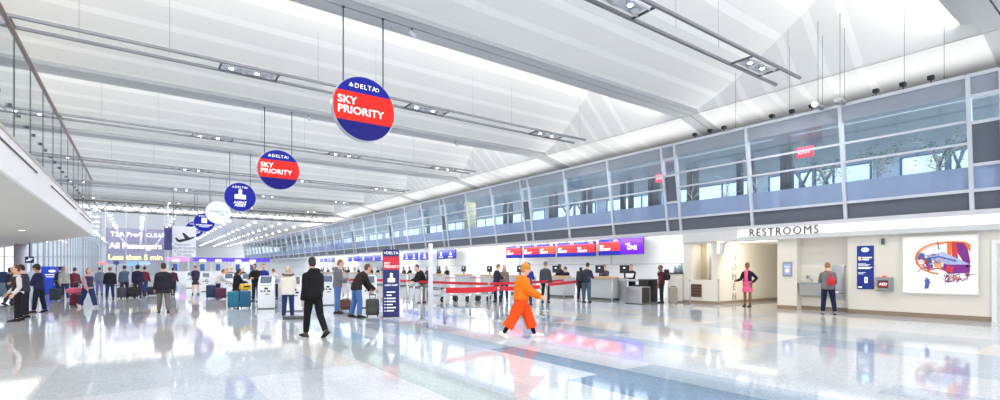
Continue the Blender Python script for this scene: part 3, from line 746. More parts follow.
MB().box(-0.034, -0.03, wy * 0.18, wy * 0.42, -hz * 0.47, -hz * 0.44).build('text_line', WHITEL, t)
# defibrillator cabinet
p0, p1 = at_x(877, 277, XW), at_x(893.5, 291.5, XW)
wy, hz = abs(p0.y - p1.y), p0.z - p1.z
t = thing('defibrillator_cabinet', 'grey wall cabinet with a window showing a red defibrillator case', 'wall cabinet', (XW, (p0.y + p1.y) / 2, (p0.z + p1.z) / 2))
G = mat('cabinet_grey', (150, 152, 156), 0.4, 0.4)
MB().bbox(-0.16, 0, -wy / 2, wy / 2, -hz / 2, hz / 2, 0.015).build('cabinet', G, t)
dr = MB().box(-0.172, -0.16, -wy * 0.46, wy * 0.46, -hz * 0.42, -hz * 0.26).box(-0.172, -0.16, -wy * 0.46, wy * 0.46, hz * 0.28, hz * 0.44).box(-0.172, -0.16, wy * 0.34, wy * 0.46, -hz * 0.3, hz * 0.3).box(-0.172, -0.16, -wy * 0.46, -wy * 0.30, -hz * 0.3, hz * 0.3).build('door', G, t)
MB().box(-0.163, -0.16, -wy * 0.3, wy * 0.34, -hz * 0.26, hz * 0.28).build('window_back', mat('cabinet_inside', (60, 56, 62), 0.6), dr)
MB().bbox(-0.18, -0.163, -wy * 0.24, wy * 0.26, -hz * 0.2, hz * 0.16, 0.005).build('red_case', mat('case_red', (196, 34, 60), 0.4), t)
text('lettering', 'AED', 0.11, WHITEL, t, (-0.184, 0.0, 0), FACE_X, bold=0.02)
MB().box(-0.176, -0.17, wy * 0.36, wy * 0.45, -hz * 0.4, -hz * 0.2).build('yellow_label', mat('label_yellow', (220, 205, 60), 0.5), t)
MB().tube([(-0.08, 0, hz / 2), (-0.08, 0, hz / 2 + 0.04)], [0.07, 0.05], 14).build('strobe', mat('strobe_red', (230, 40, 50), 0.3, emit=0.4), t)
p = at_x(883.5, 241.5, XW)
t = thing('wall_speaker', 'small grey box speaker high on the wall right of the blue sign', 'speaker', (XW, p.y, p.z))
MB().bbox(-0.09, 0, -0.04, 0.04, -0.1, 0.1, 0.01).build('speaker_body', mat('speaker_grey', (126, 128, 136), 0.5), t); MB().box(-0.095, -0.09, -0.03, 0.03, -0.085, 0.085).build('grille', DSTEEL, t)
# artwork in a shallow lit box
p0, p1 = at_x(903.5, 236.5, XW), at_x(979, 294, XW)
y0, y1 = p1.y, p0.y; wy = y1 - y0
z0, z1 = 0.76, 2.47; hz = z1 - z0
t = thing('wall_artwork', 'large white framed abstract artwork in orange, purple and blue on the cream wall', 'artwork', (XW, (y0 + y1) / 2, z0))
AW = mat('artwork_ground', (244, 240, 234), 0.5, emit=0.12, vary=0.01)
MB().box(-0.03, -0.01, -wy / 2, wy / 2, 0, hz).build('canvas', AW, t)
SIL = mat('artwork_frame', (214, 212, 210), 0.4, 0.2)
for q in ((-0.08, 0, -wy / 2 - 0.015, wy / 2 + 0.015, -0.03, 0), (-0.08, 0, -wy / 2 - 0.015, wy / 2 + 0.015, hz, hz + 0.02), (-0.08, 0, wy / 2, wy / 2 + 0.02, 0, hz), (-0.08, 0, -wy / 2 - 0.02, -wy / 2, 0, hz)):
    MB().box(*q).build('frame', SIL, t)
ra = random.Random(5)
AC = [mat('art_' + n_, c_, 0.5, vary=0.2, scale=14) for n_, c_ in (('orange', (244, 120, 52)), ('red', (214, 60, 70)), ('purple', (132, 40, 140)), ('blue', (84, 110, 190)), ('pale_blue', (178, 190, 226)), ('mauve', (120, 84, 128)), ('peach', (246, 178, 130)), ('navy', (50, 48, 120)))]
# photo fractions of the picture: a from its left edge, b from its top edge
def AP(a, b): return ((0.5 - a) * wy, (1 - b) * hz)
def patch(pts, m, d=0.0):
    MB().prism([AP(a, b) for a, b in pts], -0.034 - d, -0.029, 'x').build('paint_shape', m, t)
def stroke(pts, r, m, d=0.0):
    MB().tube([(-0.034 - d, *AP(a, b)) for a, b in pts], [(r, 0.004)] * len(pts), 6, right=(0, 0.3, 1)).build('paint_stroke', m, t)
patch([(0.60, 0.10), (0.66, 0.10), (0.66, 0.52), (0.61, 0.50)], AC[0]); patch([(0.66, 0.12), (0.73, 0.10), (0.75, 0.50), (0.67, 0.46)], AC[1], 0.001); patch([(0.72, 0.10), (0.85, 0.13), (0.90, 0.46), (0.86, 0.56), (0.74, 0.30)], AC[2], 0.002)
patch([(0.80, 0.10), (0.90, 0.16), (0.90, 0.30)], AC[0], 0.003); patch([(0.56, 0.46), (0.90, 0.50), (0.89, 0.64), (0.62, 0.66), (0.55, 0.58)], AC[2], 0.002); patch([(0.60, 0.52), (0.70, 0.54), (0.66, 0.64), (0.58, 0.62)], AC[1], 0.004)
patch([(0.20, 0.28), (0.30, 0.30), (0.31, 0.38), (0.22, 0.42), (0.18, 0.36)], AC[3]); patch([(0.30, 0.33), (0.56, 0.28), (0.74, 0.40), (0.90, 0.50), (0.62, 0.50), (0.40, 0.42)], AC[4], 0.003)
patch([(0.30, 0.42), (0.40, 0.40), (0.42, 0.56), (0.34, 0.60)], AC[5]); patch([(0.42, 0.40), (0.52, 0.42), (0.54, 0.56), (0.44, 0.54)], AC[6])
stroke([(0.58 - 0.40 * math.sin(q) + (0.10 if q < 0.3 else 0), 0.39 - 0.28 * math.cos(q)) for q in [-0.45 + 0.16 * k for k in range(22)]], 0.022, AC[0], 0.004)
stroke([(0.60 - 0.40 * math.sin(q), 0.40 - 0.26 * math.cos(q)) for q in [0.1 + 0.16 * k for k in range(15)]], 0.012, AC[6], 0.006)
stroke([(0.24, 0.36), (0.34, 0.46), (0.36, 0.60), (0.48, 0.56), (0.58, 0.60)], 0.02, AC[1], 0.005); stroke([(0.48, 0.10), (0.50, 0.24)], 0.012, AC[7], 0.006)
stroke([(0.30, 0.40), (0.50, 0.36), (0.72, 0.44)], 0.022, AC[3], 0.006)
for k in range(30):
    x, y = 0.58 + 0.30 * ra.random(), 0.62 + 0.14 * ra.random()
    stroke([(x, y), (x + 0.05 * ra.uniform(-1, 1), y + 0.05), (x + 0.07 * ra.uniform(-1, 1), y + 0.02)], 0.010, AC[ra.choice([5, 7, 1, 2])], 0.0004 * k)
for k in range(36):
    x, y = 0.22 + 0.34 * ra.random(), 0.32 + 0.26 * ra.random()
    stroke([(x, y), (x + 0.09 * ra.uniform(-1, 1), y + 0.08 * ra.uniform(-1, 1))], ra.choice([0.008, 0.012, 0.018]), AC[ra.choice([0, 1, 3, 4, 5, 6, 7])], 0.0004 * k)
patch([(0.32, 0.72), (0.37, 0.76), (0.36, 0.92), (0.30, 0.93)], AC[3], 0.002); stroke([(0.30, 0.78), (0.38, 0.80), (0.34, 0.90)], 0.014, AC[7], 0.004)
# ================================================================== COUNTER MONITORS (overhead)
XM = 20.4
MS_BLUE = mat('monitor_blue', (16, 28, 128), 0.35, emit=0.25, vary=0.03, spec=0.2); MS_RED = mat('monitor_red', (226, 34, 38), 0.35, emit=0.35, vary=0.04, spec=0.2)
MS_ORG = mat('monitor_orange', (232, 60, 34), 0.35, emit=0.35, vary=0.04, spec=0.2); MS_PUR = mat('monitor_purple', (76, 18, 190), 0.35, emit=0.35, spec=0.2, vary=0.25, scale=1.5)
def monitor(u0, u1, vt, vb, kind, label, group):
    P0, P1 = at_x(u0, vt, XM), at_x(u1, vt, XM)
    zt, zb = at_x(u1, vt, XM).z, at_x(u1, vb, XM).z
    y0, y1 = P1.y, P0.y; w = y1 - y0; h = zt - zb
    t = thing('overhead_monitor', label, 'overhead monitor', (XM, (y0 + y1) / 2, (zt + zb) / 2), 0, group)
    MB().bbox(0, 0.09, -w / 2 + 0.01, w / 2 - 0.01, -h / 2, h / 2, 0.012, seg=1).build('housing', BLACK, t)
    MB().cyl((0.05, 0, h / 2), (0.05, 0, 3.17 - (zt + zb) / 2), 0.03, 8).build('bracket', DSTEEL, t)
    sc = MB().box(-0.006, 0, -w / 2 + 0.02, w / 2 - 0.02, -h / 2 + 0.01, h / 2 - 0.01).build('screen', MS_PUR if kind == 'one' else MS_BLUE, t)
    if kind == 'sky':
        MB().box(-0.010, -0.006, -w / 2 + 0.02, w / 2 - 0.02, -h * 0.22, h * 0.32).build('red_field', MS_RED if ra.random() < 0.6 else MS_ORG, sc)
        text('lettering', 'SKY\nPRIORITY', h * 0.21, WHITEL, sc, (-0.012, w * 0.42, -h * 0.04), FACE_X, bold=0.01, align='LEFT', line=0.92)
        text('lettering', 'DELTA', h * 0.10, WHITEL, sc, (-0.012, -w * 0.30, h * 0.40), FACE_X)
    if kind == 'one':
        text('lettering', 'DELTA', h * 0.12, WHITEL, sc, (-0.012, w * 0.16, h * 0.14), FACE_X)
        text('lettering', 'ONE', h * 0.36, WHITEL, sc, (-0.012, -w * 0.02, -h * 0.10), FACE_X, bold=0.0)
    if kind == 'blue':
        MB().ell((-0.008, 0, h * 0.18), (0.004, h * 0.07, h * 0.07)).box(-0.012, -0.006, -h * 0.14, h * 0.14, -h * 0.12, h * 0.08).build('pictogram', WHITEL, sc)
        text('lettering', 'AGENT ASSIST', h * 0.13, WHITEL, sc, (-0.012, 0, -h * 0.30), FACE_X, bold=0.02)
    return t
RG, BG = 'red and blue overhead screens', 'all blue overhead screens'
monitor(620.3, 643.3, 237, 254, 'one', 'purple overhead screen, the one at the counter row end nearest the restrooms', RG)
monitor(598.2, 620.3, 238.5, 255, 'sky', 'red and blue overhead screen directly left of the purple screen', RG)
monitor(576, 595, 241, 256, 'sky', 'red and blue overhead screen, right half of the pair left of the purple screen pair', RG)
monitor(557, 576, 242, 256.5, 'sky', 'red and blue overhead screen, left half of the pair left of the purple screen pair', RG)
monitor(539, 554.6, 243.5, 257, 'sky', 'red and blue overhead screen, right half of the second pair above the orange coat', RG)
monitor(523.3, 539, 244.5, 257.5, 'sky', 'red and blue overhead screen, left half of the pair above the orange coat', RG)
monitor(505.8, 521.6, 245.5, 258, 'sky', 'single red and blue overhead screen at the far end of the red screens', RG)
monitor(446, 455.5, 249, 258.5, 'blue', 'blue overhead screen right of the tall white pylon, right half of its pair', BG)
monitor(436.5, 446, 249.5, 259, 'blue', 'blue overhead screen just right of the tall white pylon', BG)
monitor(420, 429.5, 251, 259.5, 'blue', 'blue overhead screen just left of the tall white pylon', BG)
monitor(410.5, 417.5, 252, 260, 'blue', 'blue overhead screen, right half of the pair right of the tall totem', BG)
monitor(403, 410.5, 252.5, 260, 'blue', 'blue overhead screen, left half of the pair right of the tall totem', BG)
monitor(379, 385, 254, 260.7, 'blue', 'blue overhead screen right beside the tall totem on its left', BG)
monitor(369, 379, 254.5, 261, 'blue', 'blue overhead screen, second left of the tall totem', BG)
monitor(358.5, 368, 255, 261.2, 'blue', 'blue overhead screen, third left of the tall totem', BG)
monitor(348, 358, 255.5, 261.4, 'blue', 'blue overhead screen, fourth left of the tall totem', BG)
monitor(328, 334, 257, 262, 'blue', 'small far blue overhead screen above the grey hoodie, right one', BG)
monitor(320, 327, 257.3, 262.2, 'blue', 'small far blue overhead screen above the grey hoodie, left one', BG)
# ---- ticket counters
TAN = mat('counter_tan_top', (214, 176, 130), 0.4, vary=0.12, scale=6); CG = mat('counter_grey_front', (190, 194, 200), 0.4, 0.2, vary=0.03)
SCREENM = mat('computer_screen', (36, 42, 54), 0.25)
XC = 17.75
def counter(y0, y1, label):
    t = thing('ticket_counter', label, 'counter', (XC, (y0 + y1) / 2, 0), 0, 'ticket counters along the right wall')
    w = y1 - y0
    MB().bbox(0, 0.75, -w / 2, w / 2, 0.1, 1.02, 0.01, seg=1).build('body', CG, t)
    MB().box(0.05, 0.7, -w / 2 + 0.04, w / 2 - 0.04, 0, 0.1).build('plinth', DSTEEL, t)
    MB().bbox(-0.06, 0.45, -w / 2 - 0.03, w / 2 + 0.03, 1.02, 1.12, 0.02).build('countertop', TAN, t)
    return t
def computer(y, label):
    t = thing('computer_monitor', label, 'computer monitor', (XC + 0.55, y, 1.02), 0, 'computer screens on the ticket counters')
    MB().bbox(-0.12, 0.12, -0.16, 0.16, 0, 0.02, 0.006, seg=1).build('base', BLACK, t)
    MB().bbox(-0.03, 0.03, -0.04, 0.04, 0.02, 0.32, 0.01, seg=1).build('stand', BLACK, t)
    MB().bbox(-0.04, 0.0, -0.28, 0.28, 0.26, 0.64, 0.012, seg=1).build('screen', SCREENM, t)
    MB().box(-0.045, -0.04, -0.06, 0.06, 0.48, 0.54).build('badge', WHITEL, t)
YC = []
yy = at_x(612, 298, XC).y
names = ['tan topped grey ticket counter nearest the steel baggage block', 'second tan topped ticket counter from the steel block', 'third tan topped ticket counter from the steel block', 'fourth ticket counter from the steel block']
for k in range(14):
    w = 1.55
    counter(yy, yy + w, names[k] if k < 4 else f'ticket counter with tan top far along the right wall, {["fifth", "sixth", "seventh", "eighth", "ninth", "tenth", "eleventh", "twelfth", "thirteenth", "last"][k - 4]} from the restrooms')
    computer(yy + 1.25, (['black computer screen on the nearest tan counter', 'black computer screen on the second tan counter', 'black computer screen on the third tan counter', 'black computer screen on the fourth tan counter'][k] if k < 4 else 'dark computer screen on the ' + ["fifth", "sixth", "seventh", "eighth", "ninth", "tenth", "eleventh", "twelfth", "thirteenth", "last"][k - 4] + ' counter from the restrooms'))
    YC.append(yy + w / 2)
    yy += 3.15 if k < 4 else 3.6
# baggage belt blocks between the first counters
p = at_x(641, 304.5, 16.9)
t = thing('baggage_scale', 'low brushed steel baggage scale block at the counter row end', 'baggage scale', (16.9, p.y, 0))
MB().bbox(0, 0.62, 0, 0.85, 0.03, 0.72, 0.015).build('cabinet', STEEL, t); MB().box(0.02, 0.6, 0.02, 0.83, 0, 0.03).build('plinth', BLACK, t)
MB().bbox(0.06, 0.56, -0.006, 0.02, 0.05, 0.70, 0.004, seg=1).build('side_panel', mat('dark_side_panel', (72, 70, 70), 0.35, 0.5), t)
MB().bbox(0.03, 0.59, 0.03, 0.82, 0.72, 0.735, 0.004, seg=1).build('weighing_plate', STEEL, t)
t = thing('service_cabinet', 'black waist high cabinet behind the steel baggage block', 'cabinet', (17.9, p.y + 0.42, 0))
MB().bbox(0, 0.7, 0, 0.5, 0.05, 1.0, 0.015).build('cabinet', BLACK, t); MB().bbox(-0.02, 0.72, -0.02, 0.52, 1.0, 1.03, 0.008).build('top', DSTEEL, t); MB().box(0.02, 0.68, 0.02, 0.48, 0, 0.05).build('plinth', DSTEEL, t)
t = thing('agent_desk', 'steel desk with computer shelf between the tan counter and steel block', 'desk', (XC + 0.35, at_x(615, 298, XC).y - 0.80, 0))
MB().bbox(0, 0.6, -0.35, 0.90, 0.92, 1.0, 0.01).build('worktop', CG, t); MB().bbox(0.3, 0.6, -0.22, 0.48, 0.1, 0.75, 0.02).build('black_bin', BLACK, t)
for yk in (-0.31, 0.86): MB().box(0.02, 0.56, yk - 0.02, yk + 0.02, 0, 0.92).build('leg', STEEL, t)
computer(15.22, 'black computer screen on the steel desk beside the clerk holding paper')
# cream service counter against the pier
p = at_x(682, 303, 18.9)
t = thing('service_counter', 'tall cream cabinet with black top against the restroom pier', 'counter', (19.3, 12.86, 0))
MB().bbox(0.0, 0.6, 0, 0.75, 0.06, 1.27, 0.01).build('cabinet', CREAM, t); MB().bbox(-0.05, 0.65, -0.02, 0.9, 1.27, 1.31, 0.008).build('top', BLACK, t); MB().box(0.02, 0.58, 0.02, 0.73, 0, 0.06).build('plinth', TAUPE, t)
GB = mat('bottle_teal_glass', (150, 176, 182), 0.15, vary=0.1)
for k, (dx, dy, r, h, lb) in enumerate([(0.1, 0.42, 0.07, 0.30, 'grey glass jar on the cream counter, left one'), (0.12, 0.25, 0.07, 0.33, 'grey glass jar on the cream counter, middle one'), (0.1, 0.1, 0.055, 0.42, 'tall slim bottle on the cream counter beside the jars')]):
    t = thing('glass_bottle', lb, 'bottle', (19.3 + dx, 12.86 + dy, 1.31), 0, 'bottles on the cream counter')
    MB().lathe([(r, 0), (r, h * 0.7), (r * 0.45, h * 0.85), (r * 0.45, h * 0.93)], n=14).build('bottle_body', GB, t); MB().lathe([(r * 0.5, h * 0.93), (r * 0.5, h)], n=12).build('cap', DSTEEL, t)
# ================================================================== TOTEM, PYLON, STANCHIONS
p = ground(391, 317.5)
dist = Vector((p.x, p.y)).length
t = thing('totem_sign', 'tall free standing blue totem sign with a red field near the top', 'totem sign', (p.x, p.y, 0), -YAW * 0.42)
H = CAM_H + (V0 - 249.5) / F_PX * (p.x * SN + p.y * CS)
W2 = 0.245
TN = mat('totem_navy', (22, 38, 104), 0.35, vary=0.02)
MB().bbox(-W2, W2, -0.06, 0.06, 0.02, H, 0.01, seg=1).build('board', TN, t)
MB().box(-W2 - 0.03, W2 + 0.03, -0.2, 0.2, 0, 0.02).build('base_plate', STEEL, t)
MB().box(W2, W2 + 0.02, -0.055, 0.055, 0.02, H).build('edge_trim', STEELP, t)
MB().box(-W2 + 0.005, W2 - 0.005, -0.066, -0.06, H - 0.62, H - 0.22).build('red_field', mat('totem_red', (210, 34, 58), 0.35, vary=0.02), t)
text('lettering', 'DELTA', 0.115, WHITEL, t, (0.03, -0.066, H - 0.11), FACE_Y, bold=0.01, space=1.1); logo(t, -0.19, H - 0.115, 0.03, y=-0.062)
text('lettering', 'SKY\nPRIORITY', 0.105, WHITEL, t, (-W2 + 0.03, -0.07, H - 0.48), FACE_Y, bold=0.01, align='LEFT', line=0.92)
MB().ell((0, -0.062, H - 0.76), (0.045, 0.006, 0.045)).prism([(-0.11, H - 1.0), (0.11, H - 1.0), (0.11, H - 0.88), (0.045, H - 0.88), (0.045, H - 0.81), (-0.045, H - 0.81), (-0.045, H - 0.88), (-0.11, H - 0.88)], -0.067, -0.06, 'y').build('pictogram', WHITEL, t)
text('lettering', 'AGENT ASSIST', 0.062, WHITEL, t, (0, -0.066, H - 1.09), FACE_Y, bold=0.02)
for k, ln in enumerate((0.26, 0.15, 0.27, 0.27, 0.18, 0.28, 0.22)):
    z = H - 1.30 - 0.095 * k
    MB().box(-0.14, -0.14 + ln, -0.064, -0.06, z - 0.016, z + 0.016).build('text_line', WHITEL, t)
    if k > 1: MB().ell((-0.19, -0.062, z), (0.018, 0.005, 0.018), n=8, m=5).build('bullet', WHITEL, t)
p = ground(430.5, 328.5)
t = thing('white_pylon', 'tall slender white flat pylon on a square base plate in the queue area', 'pylon', (p.x, p.y, 0), -0.55)
H = CAM_H + (V0 - 243.5) / F_PX * (p.x * SN + p.y * CS)
PYL = mat('pylon_white', (216, 218, 228), 0.35, 0.2, vary=0.02)
MB().bbox(-0.055, 0.055, -0.03, 0.03, 0.015, H, 0.012).build('mast', PYL, t)
MB().bbox(-0.17, 0.17, -0.17, 0.17, 0, 0.015, 0.005, seg=1).build('base_plate', STEEL, t)
MB().prism([(-0.055, 0.015), (-0.12, 0.015), (-0.055, 0.18)][::-1], -0.02, 0.02, 'y').build('gusset', mat('gusset_blue', (92, 110, 180), 0.4), t)
BELT = mat('red_belt', (206, 22, 44), 0.55, vary=0.05)
ST = {}
def stanchion(key, u, v, label, h=0.98, belt=None, height=0.055):
    p = ground(u, v)
    t = thing('belt_stanchion', label, 'stanchion', (p.x, p.y, 0), 0, 'belt stanchions of the queue lanes')
    MB().lathe([(0.18, 0), (0.18, 0.012), (0.05, 0.03), (0.032, 0.05), (0.032, 0.06)], n=20).build('base', STEEL, t)
    MB().cyl((0, 0, 0.05), (0, 0, h - 0.1), 0.03, 14).build('post', STEEL, t)
    MB().lathe([(0.034, 0), (0.04, 0.01), (0.04, 0.09), (0.03, 0.1)], (0, 0, h - 0.1), 14).build('belt_head', STEEL, t)
    ST[key] = (t, p, h)
    return t
def belt(k0, k1, w=0.05, z=None, m=None):
    t, p, h = ST[k0]; q = ST[k1][1] - p
    z = (h - 0.05) if z is None else z
    d = Vector((q.x, q.y, 0)); L = d.length; d.normalize(); nrm = Vector((-d.y, d.x, 0))
    b = MB(); vs = []
    N = 6
    for i in range(N + 1):
        f = i / N; s_ = -0.02 * 4 * f * (1 - f)
        for sg in (-1, 1):
            for zz in (-w, w): vs.append(d * (0.03 + f * (L - 0.06)) + nrm * (0.003 * sg) + Vector((0, 0, z + s_ + zz)))
    fs = []
    for i in range(N):
        a = i * 4; c = a + 4
        fs += [(a, a + 1, c + 1, c), (a + 2, c + 2, c + 3, a + 3), (a + 1, a + 3, c + 3, c + 1), (a, c, c + 2, a + 2)]
    b.add(vs, fs); b.build('belt', m or BELT, t)
stanchion('s1', 421.6, 321.5, 'steel belt post with round base just left of the tall white pylon')
stanchion('s2', 407, 302, 'thin far belt post standing right of the totem', 1.0)
stanchion('s3', 414, 310, 'belt post between the totem and the white pylon, middle distance', 1.0)
stanchion('s4', 444.5, 326, 'belt post just right of the white pylon holding the near red belt')
stanchion('s5', 470, 318, 'belt post in front of the baggage carts, behind the near red belt')
stanchion('s6', 489, 310.5, 'belt post close to the baggage cart wheels, farther back', 1.0)
stanchion('s7', 498, 321, 'belt post with dark base left of the orange coat')
stanchion('s8', 540.5, 317, 'belt post at the orange coat outstretched hand')
stanchion('s9', 546.5, 311, 'belt post just behind and right of the post at the orange sleeve')
stanchion('s10', 564, 300.5, 'thin belt post in front of the stooping clerk at the counter', 1.0)
stanchion('s11', 580, 301, 'thin belt post left of the traveller with a backpack', 1.0)
stanchion('s12', 612, 303.5, 'thin pale belt post left of the steel baggage block', 1.1)
stanchion('s13', 690, 306.3, 'pale belt post in front of the ticket niche, near the brown vent', 1.08)
stanchion('s14', 718.5, 306.5, 'pale belt post right of the ticket niche below the sconce', 1.08)
stanchion('s15', 396, 300, 'thin far belt post hidden partly behind the totem, on its right', 1.0)
stanchion('s16', 348, 299, 'far belt post behind the stooping man in brown', 1.0)
belt('s4', 's7', 0.075); belt('s7', 's8', 0.06); belt('s9', 's11', 0.06); belt('s15', 's2', 0.06); belt('s16', 's15', 0.06); belt('s2', 's6', 0.05); belt('s6', 's10', 0.05)
# ================================================================== PEOPLE
def rot(ax, deg): return Matrix.Rotation(math.radians(deg), 3, ax)
SKINS = {'light': (226, 178, 152), 'tan': (198, 146, 114), 'brown': (134, 88, 64), 'dark': (92, 60, 46)}
EYE_M = mat('eye_dark', (40, 32, 30), 0.2); EYE_W = mat('eye_white', (236, 234, 230), 0.3); LIP_M = mat('lip', (172, 96, 88), 0.5); BROW_M = mat('brow', (62, 46, 38), 0.7)
def cloth(c, rough=0.8): return mat('cloth_%d_%d_%d' % tuple(c), c, rough, vary=0.14, scale=22, spec=0.25)
def solid(mb, name, voxel, mats, parent=None, smooth=2, disp=0.0):
    """fuse the overlapping solids of mb into one continuous surface"""
    me = mb.mesh(name); o = bpy.data.objects.new(name, me); COL.objects.link(o)
    r = o.modifiers.new('fuse', 'REMESH'); r.mode = 'VOXEL'; r.voxel_size = voxel; r.use_smooth_shade = True
    if smooth:
        sm = o.modifiers.new('smooth', 'SMOOTH'); sm.iterations = smooth; sm.factor = 0.5
    dg = bpy.context.evaluated_depsgraph_get()
    me2 = bpy.data.meshes.new_from_object(o.evaluated_get(dg)); me2.name = name
    bpy.data.objects.remove(o); bpy.data.meshes.remove(me)
    me2.materials.clear()
    for m in (mats if isinstance(mats, (list, tuple)) else [mats]): me2.materials.append(m)
    for p in me2.polygons: p.use_smooth = True; p.material_index = 0
    if disp:
        rr = random.Random(3)
        for v in me2.vertices: v.co += v.normal * disp * (math.sin(v.co.x * 90) * math.sin(v.co.y * 97 + 1) * math.sin(v.co.z * 83))
    return link(name, me2, parent)
BASE = dict(lean=2, head=(0, 0), armL=(4, 8, 14, 0), armR=(4, 8, 14, 0), legL=(0, 3, 2), legR=(0, 3, 2), twist=0, curl=35)
# arm: (forward pitch, out to the side, elbow bend, forearm turned inward); leg: (forward pitch, out, knee bend)
POSES = {
    'stand': {}, 'walk': dict(lean=4, armL=(-18, 7, 18, 0), armR=(20, 7, 24, 0), legL=(24, 2, 6), legR=(-20, 2, 22)),
    'walk2': dict(lean=4, armL=(20, 7, 24, 0), armR=(-18, 7, 18, 0), legL=(-20, 2, 22), legR=(24, 2, 6)),
    'stroll': dict(lean=3, armL=(-8, 8, 16, 0), armR=(10, 8, 18, 0), legL=(12, 2, 4), legR=(-10, 2, 12)),
    'hold': dict(lean=4, head=(18, 0), armL=(22, 6, 88, 38), armR=(22, 6, 88, 38), curl=60),
    'type': dict(lean=8, head=(20, 0), armL=(30, 6, 62, 18), armR=(30, 6, 62, 18), curl=40),
    'bend': dict(lean=42, head=(-4, 0), armL=(28, 4, 16, 6), armR=(34, 4, 22, 6), legL=(-6, 4, 6), legR=(10, 4, 12), curl=45),
    'stoop': dict(lean=30, head=(12, 0), armL=(32, 6, 40, 10), armR=(32, 6, 40, 10), legL=(4, 4, 6)),
    'pull': dict(lean=4, armL=(-22, 14, 8, 0), armR=(10, 8, 20, 0), legL=(16, 2, 6), legR=(-14, 2, 14), curl=85),
    'hip': dict(lean=0, head=(0, 0), armL=(-14, 42, 92, 62), armR=(8, 22, 68, -12), legL=(4, 2, 4), legR=(-3, 4, 0), curl=50),
    'raise': dict(lean=0, armL=(4, 8, 14, 0), armR=(100, 55, 118, 40), legL=(0, 4, 2)),
    'lean_on': dict(lean=24, head=(6, 0), armL=(40, 8, 50, 20), armR=(40, 8, 50, 20)),
    'reach': dict(lean=5, head=(8, 0), armL=(30, 4, 22, 0), armR=(26, 4, 30, 10), legL=(26, 2, 6), legR=(-24, 2, 24), curl=60),
    'drink': dict(lean=14, head=(26, 0), armL=(42, 8, 80, 30), armR=(30, 8, 60, 26), legL=(2, 8, 4), legR=(2, 8, 2)),
}
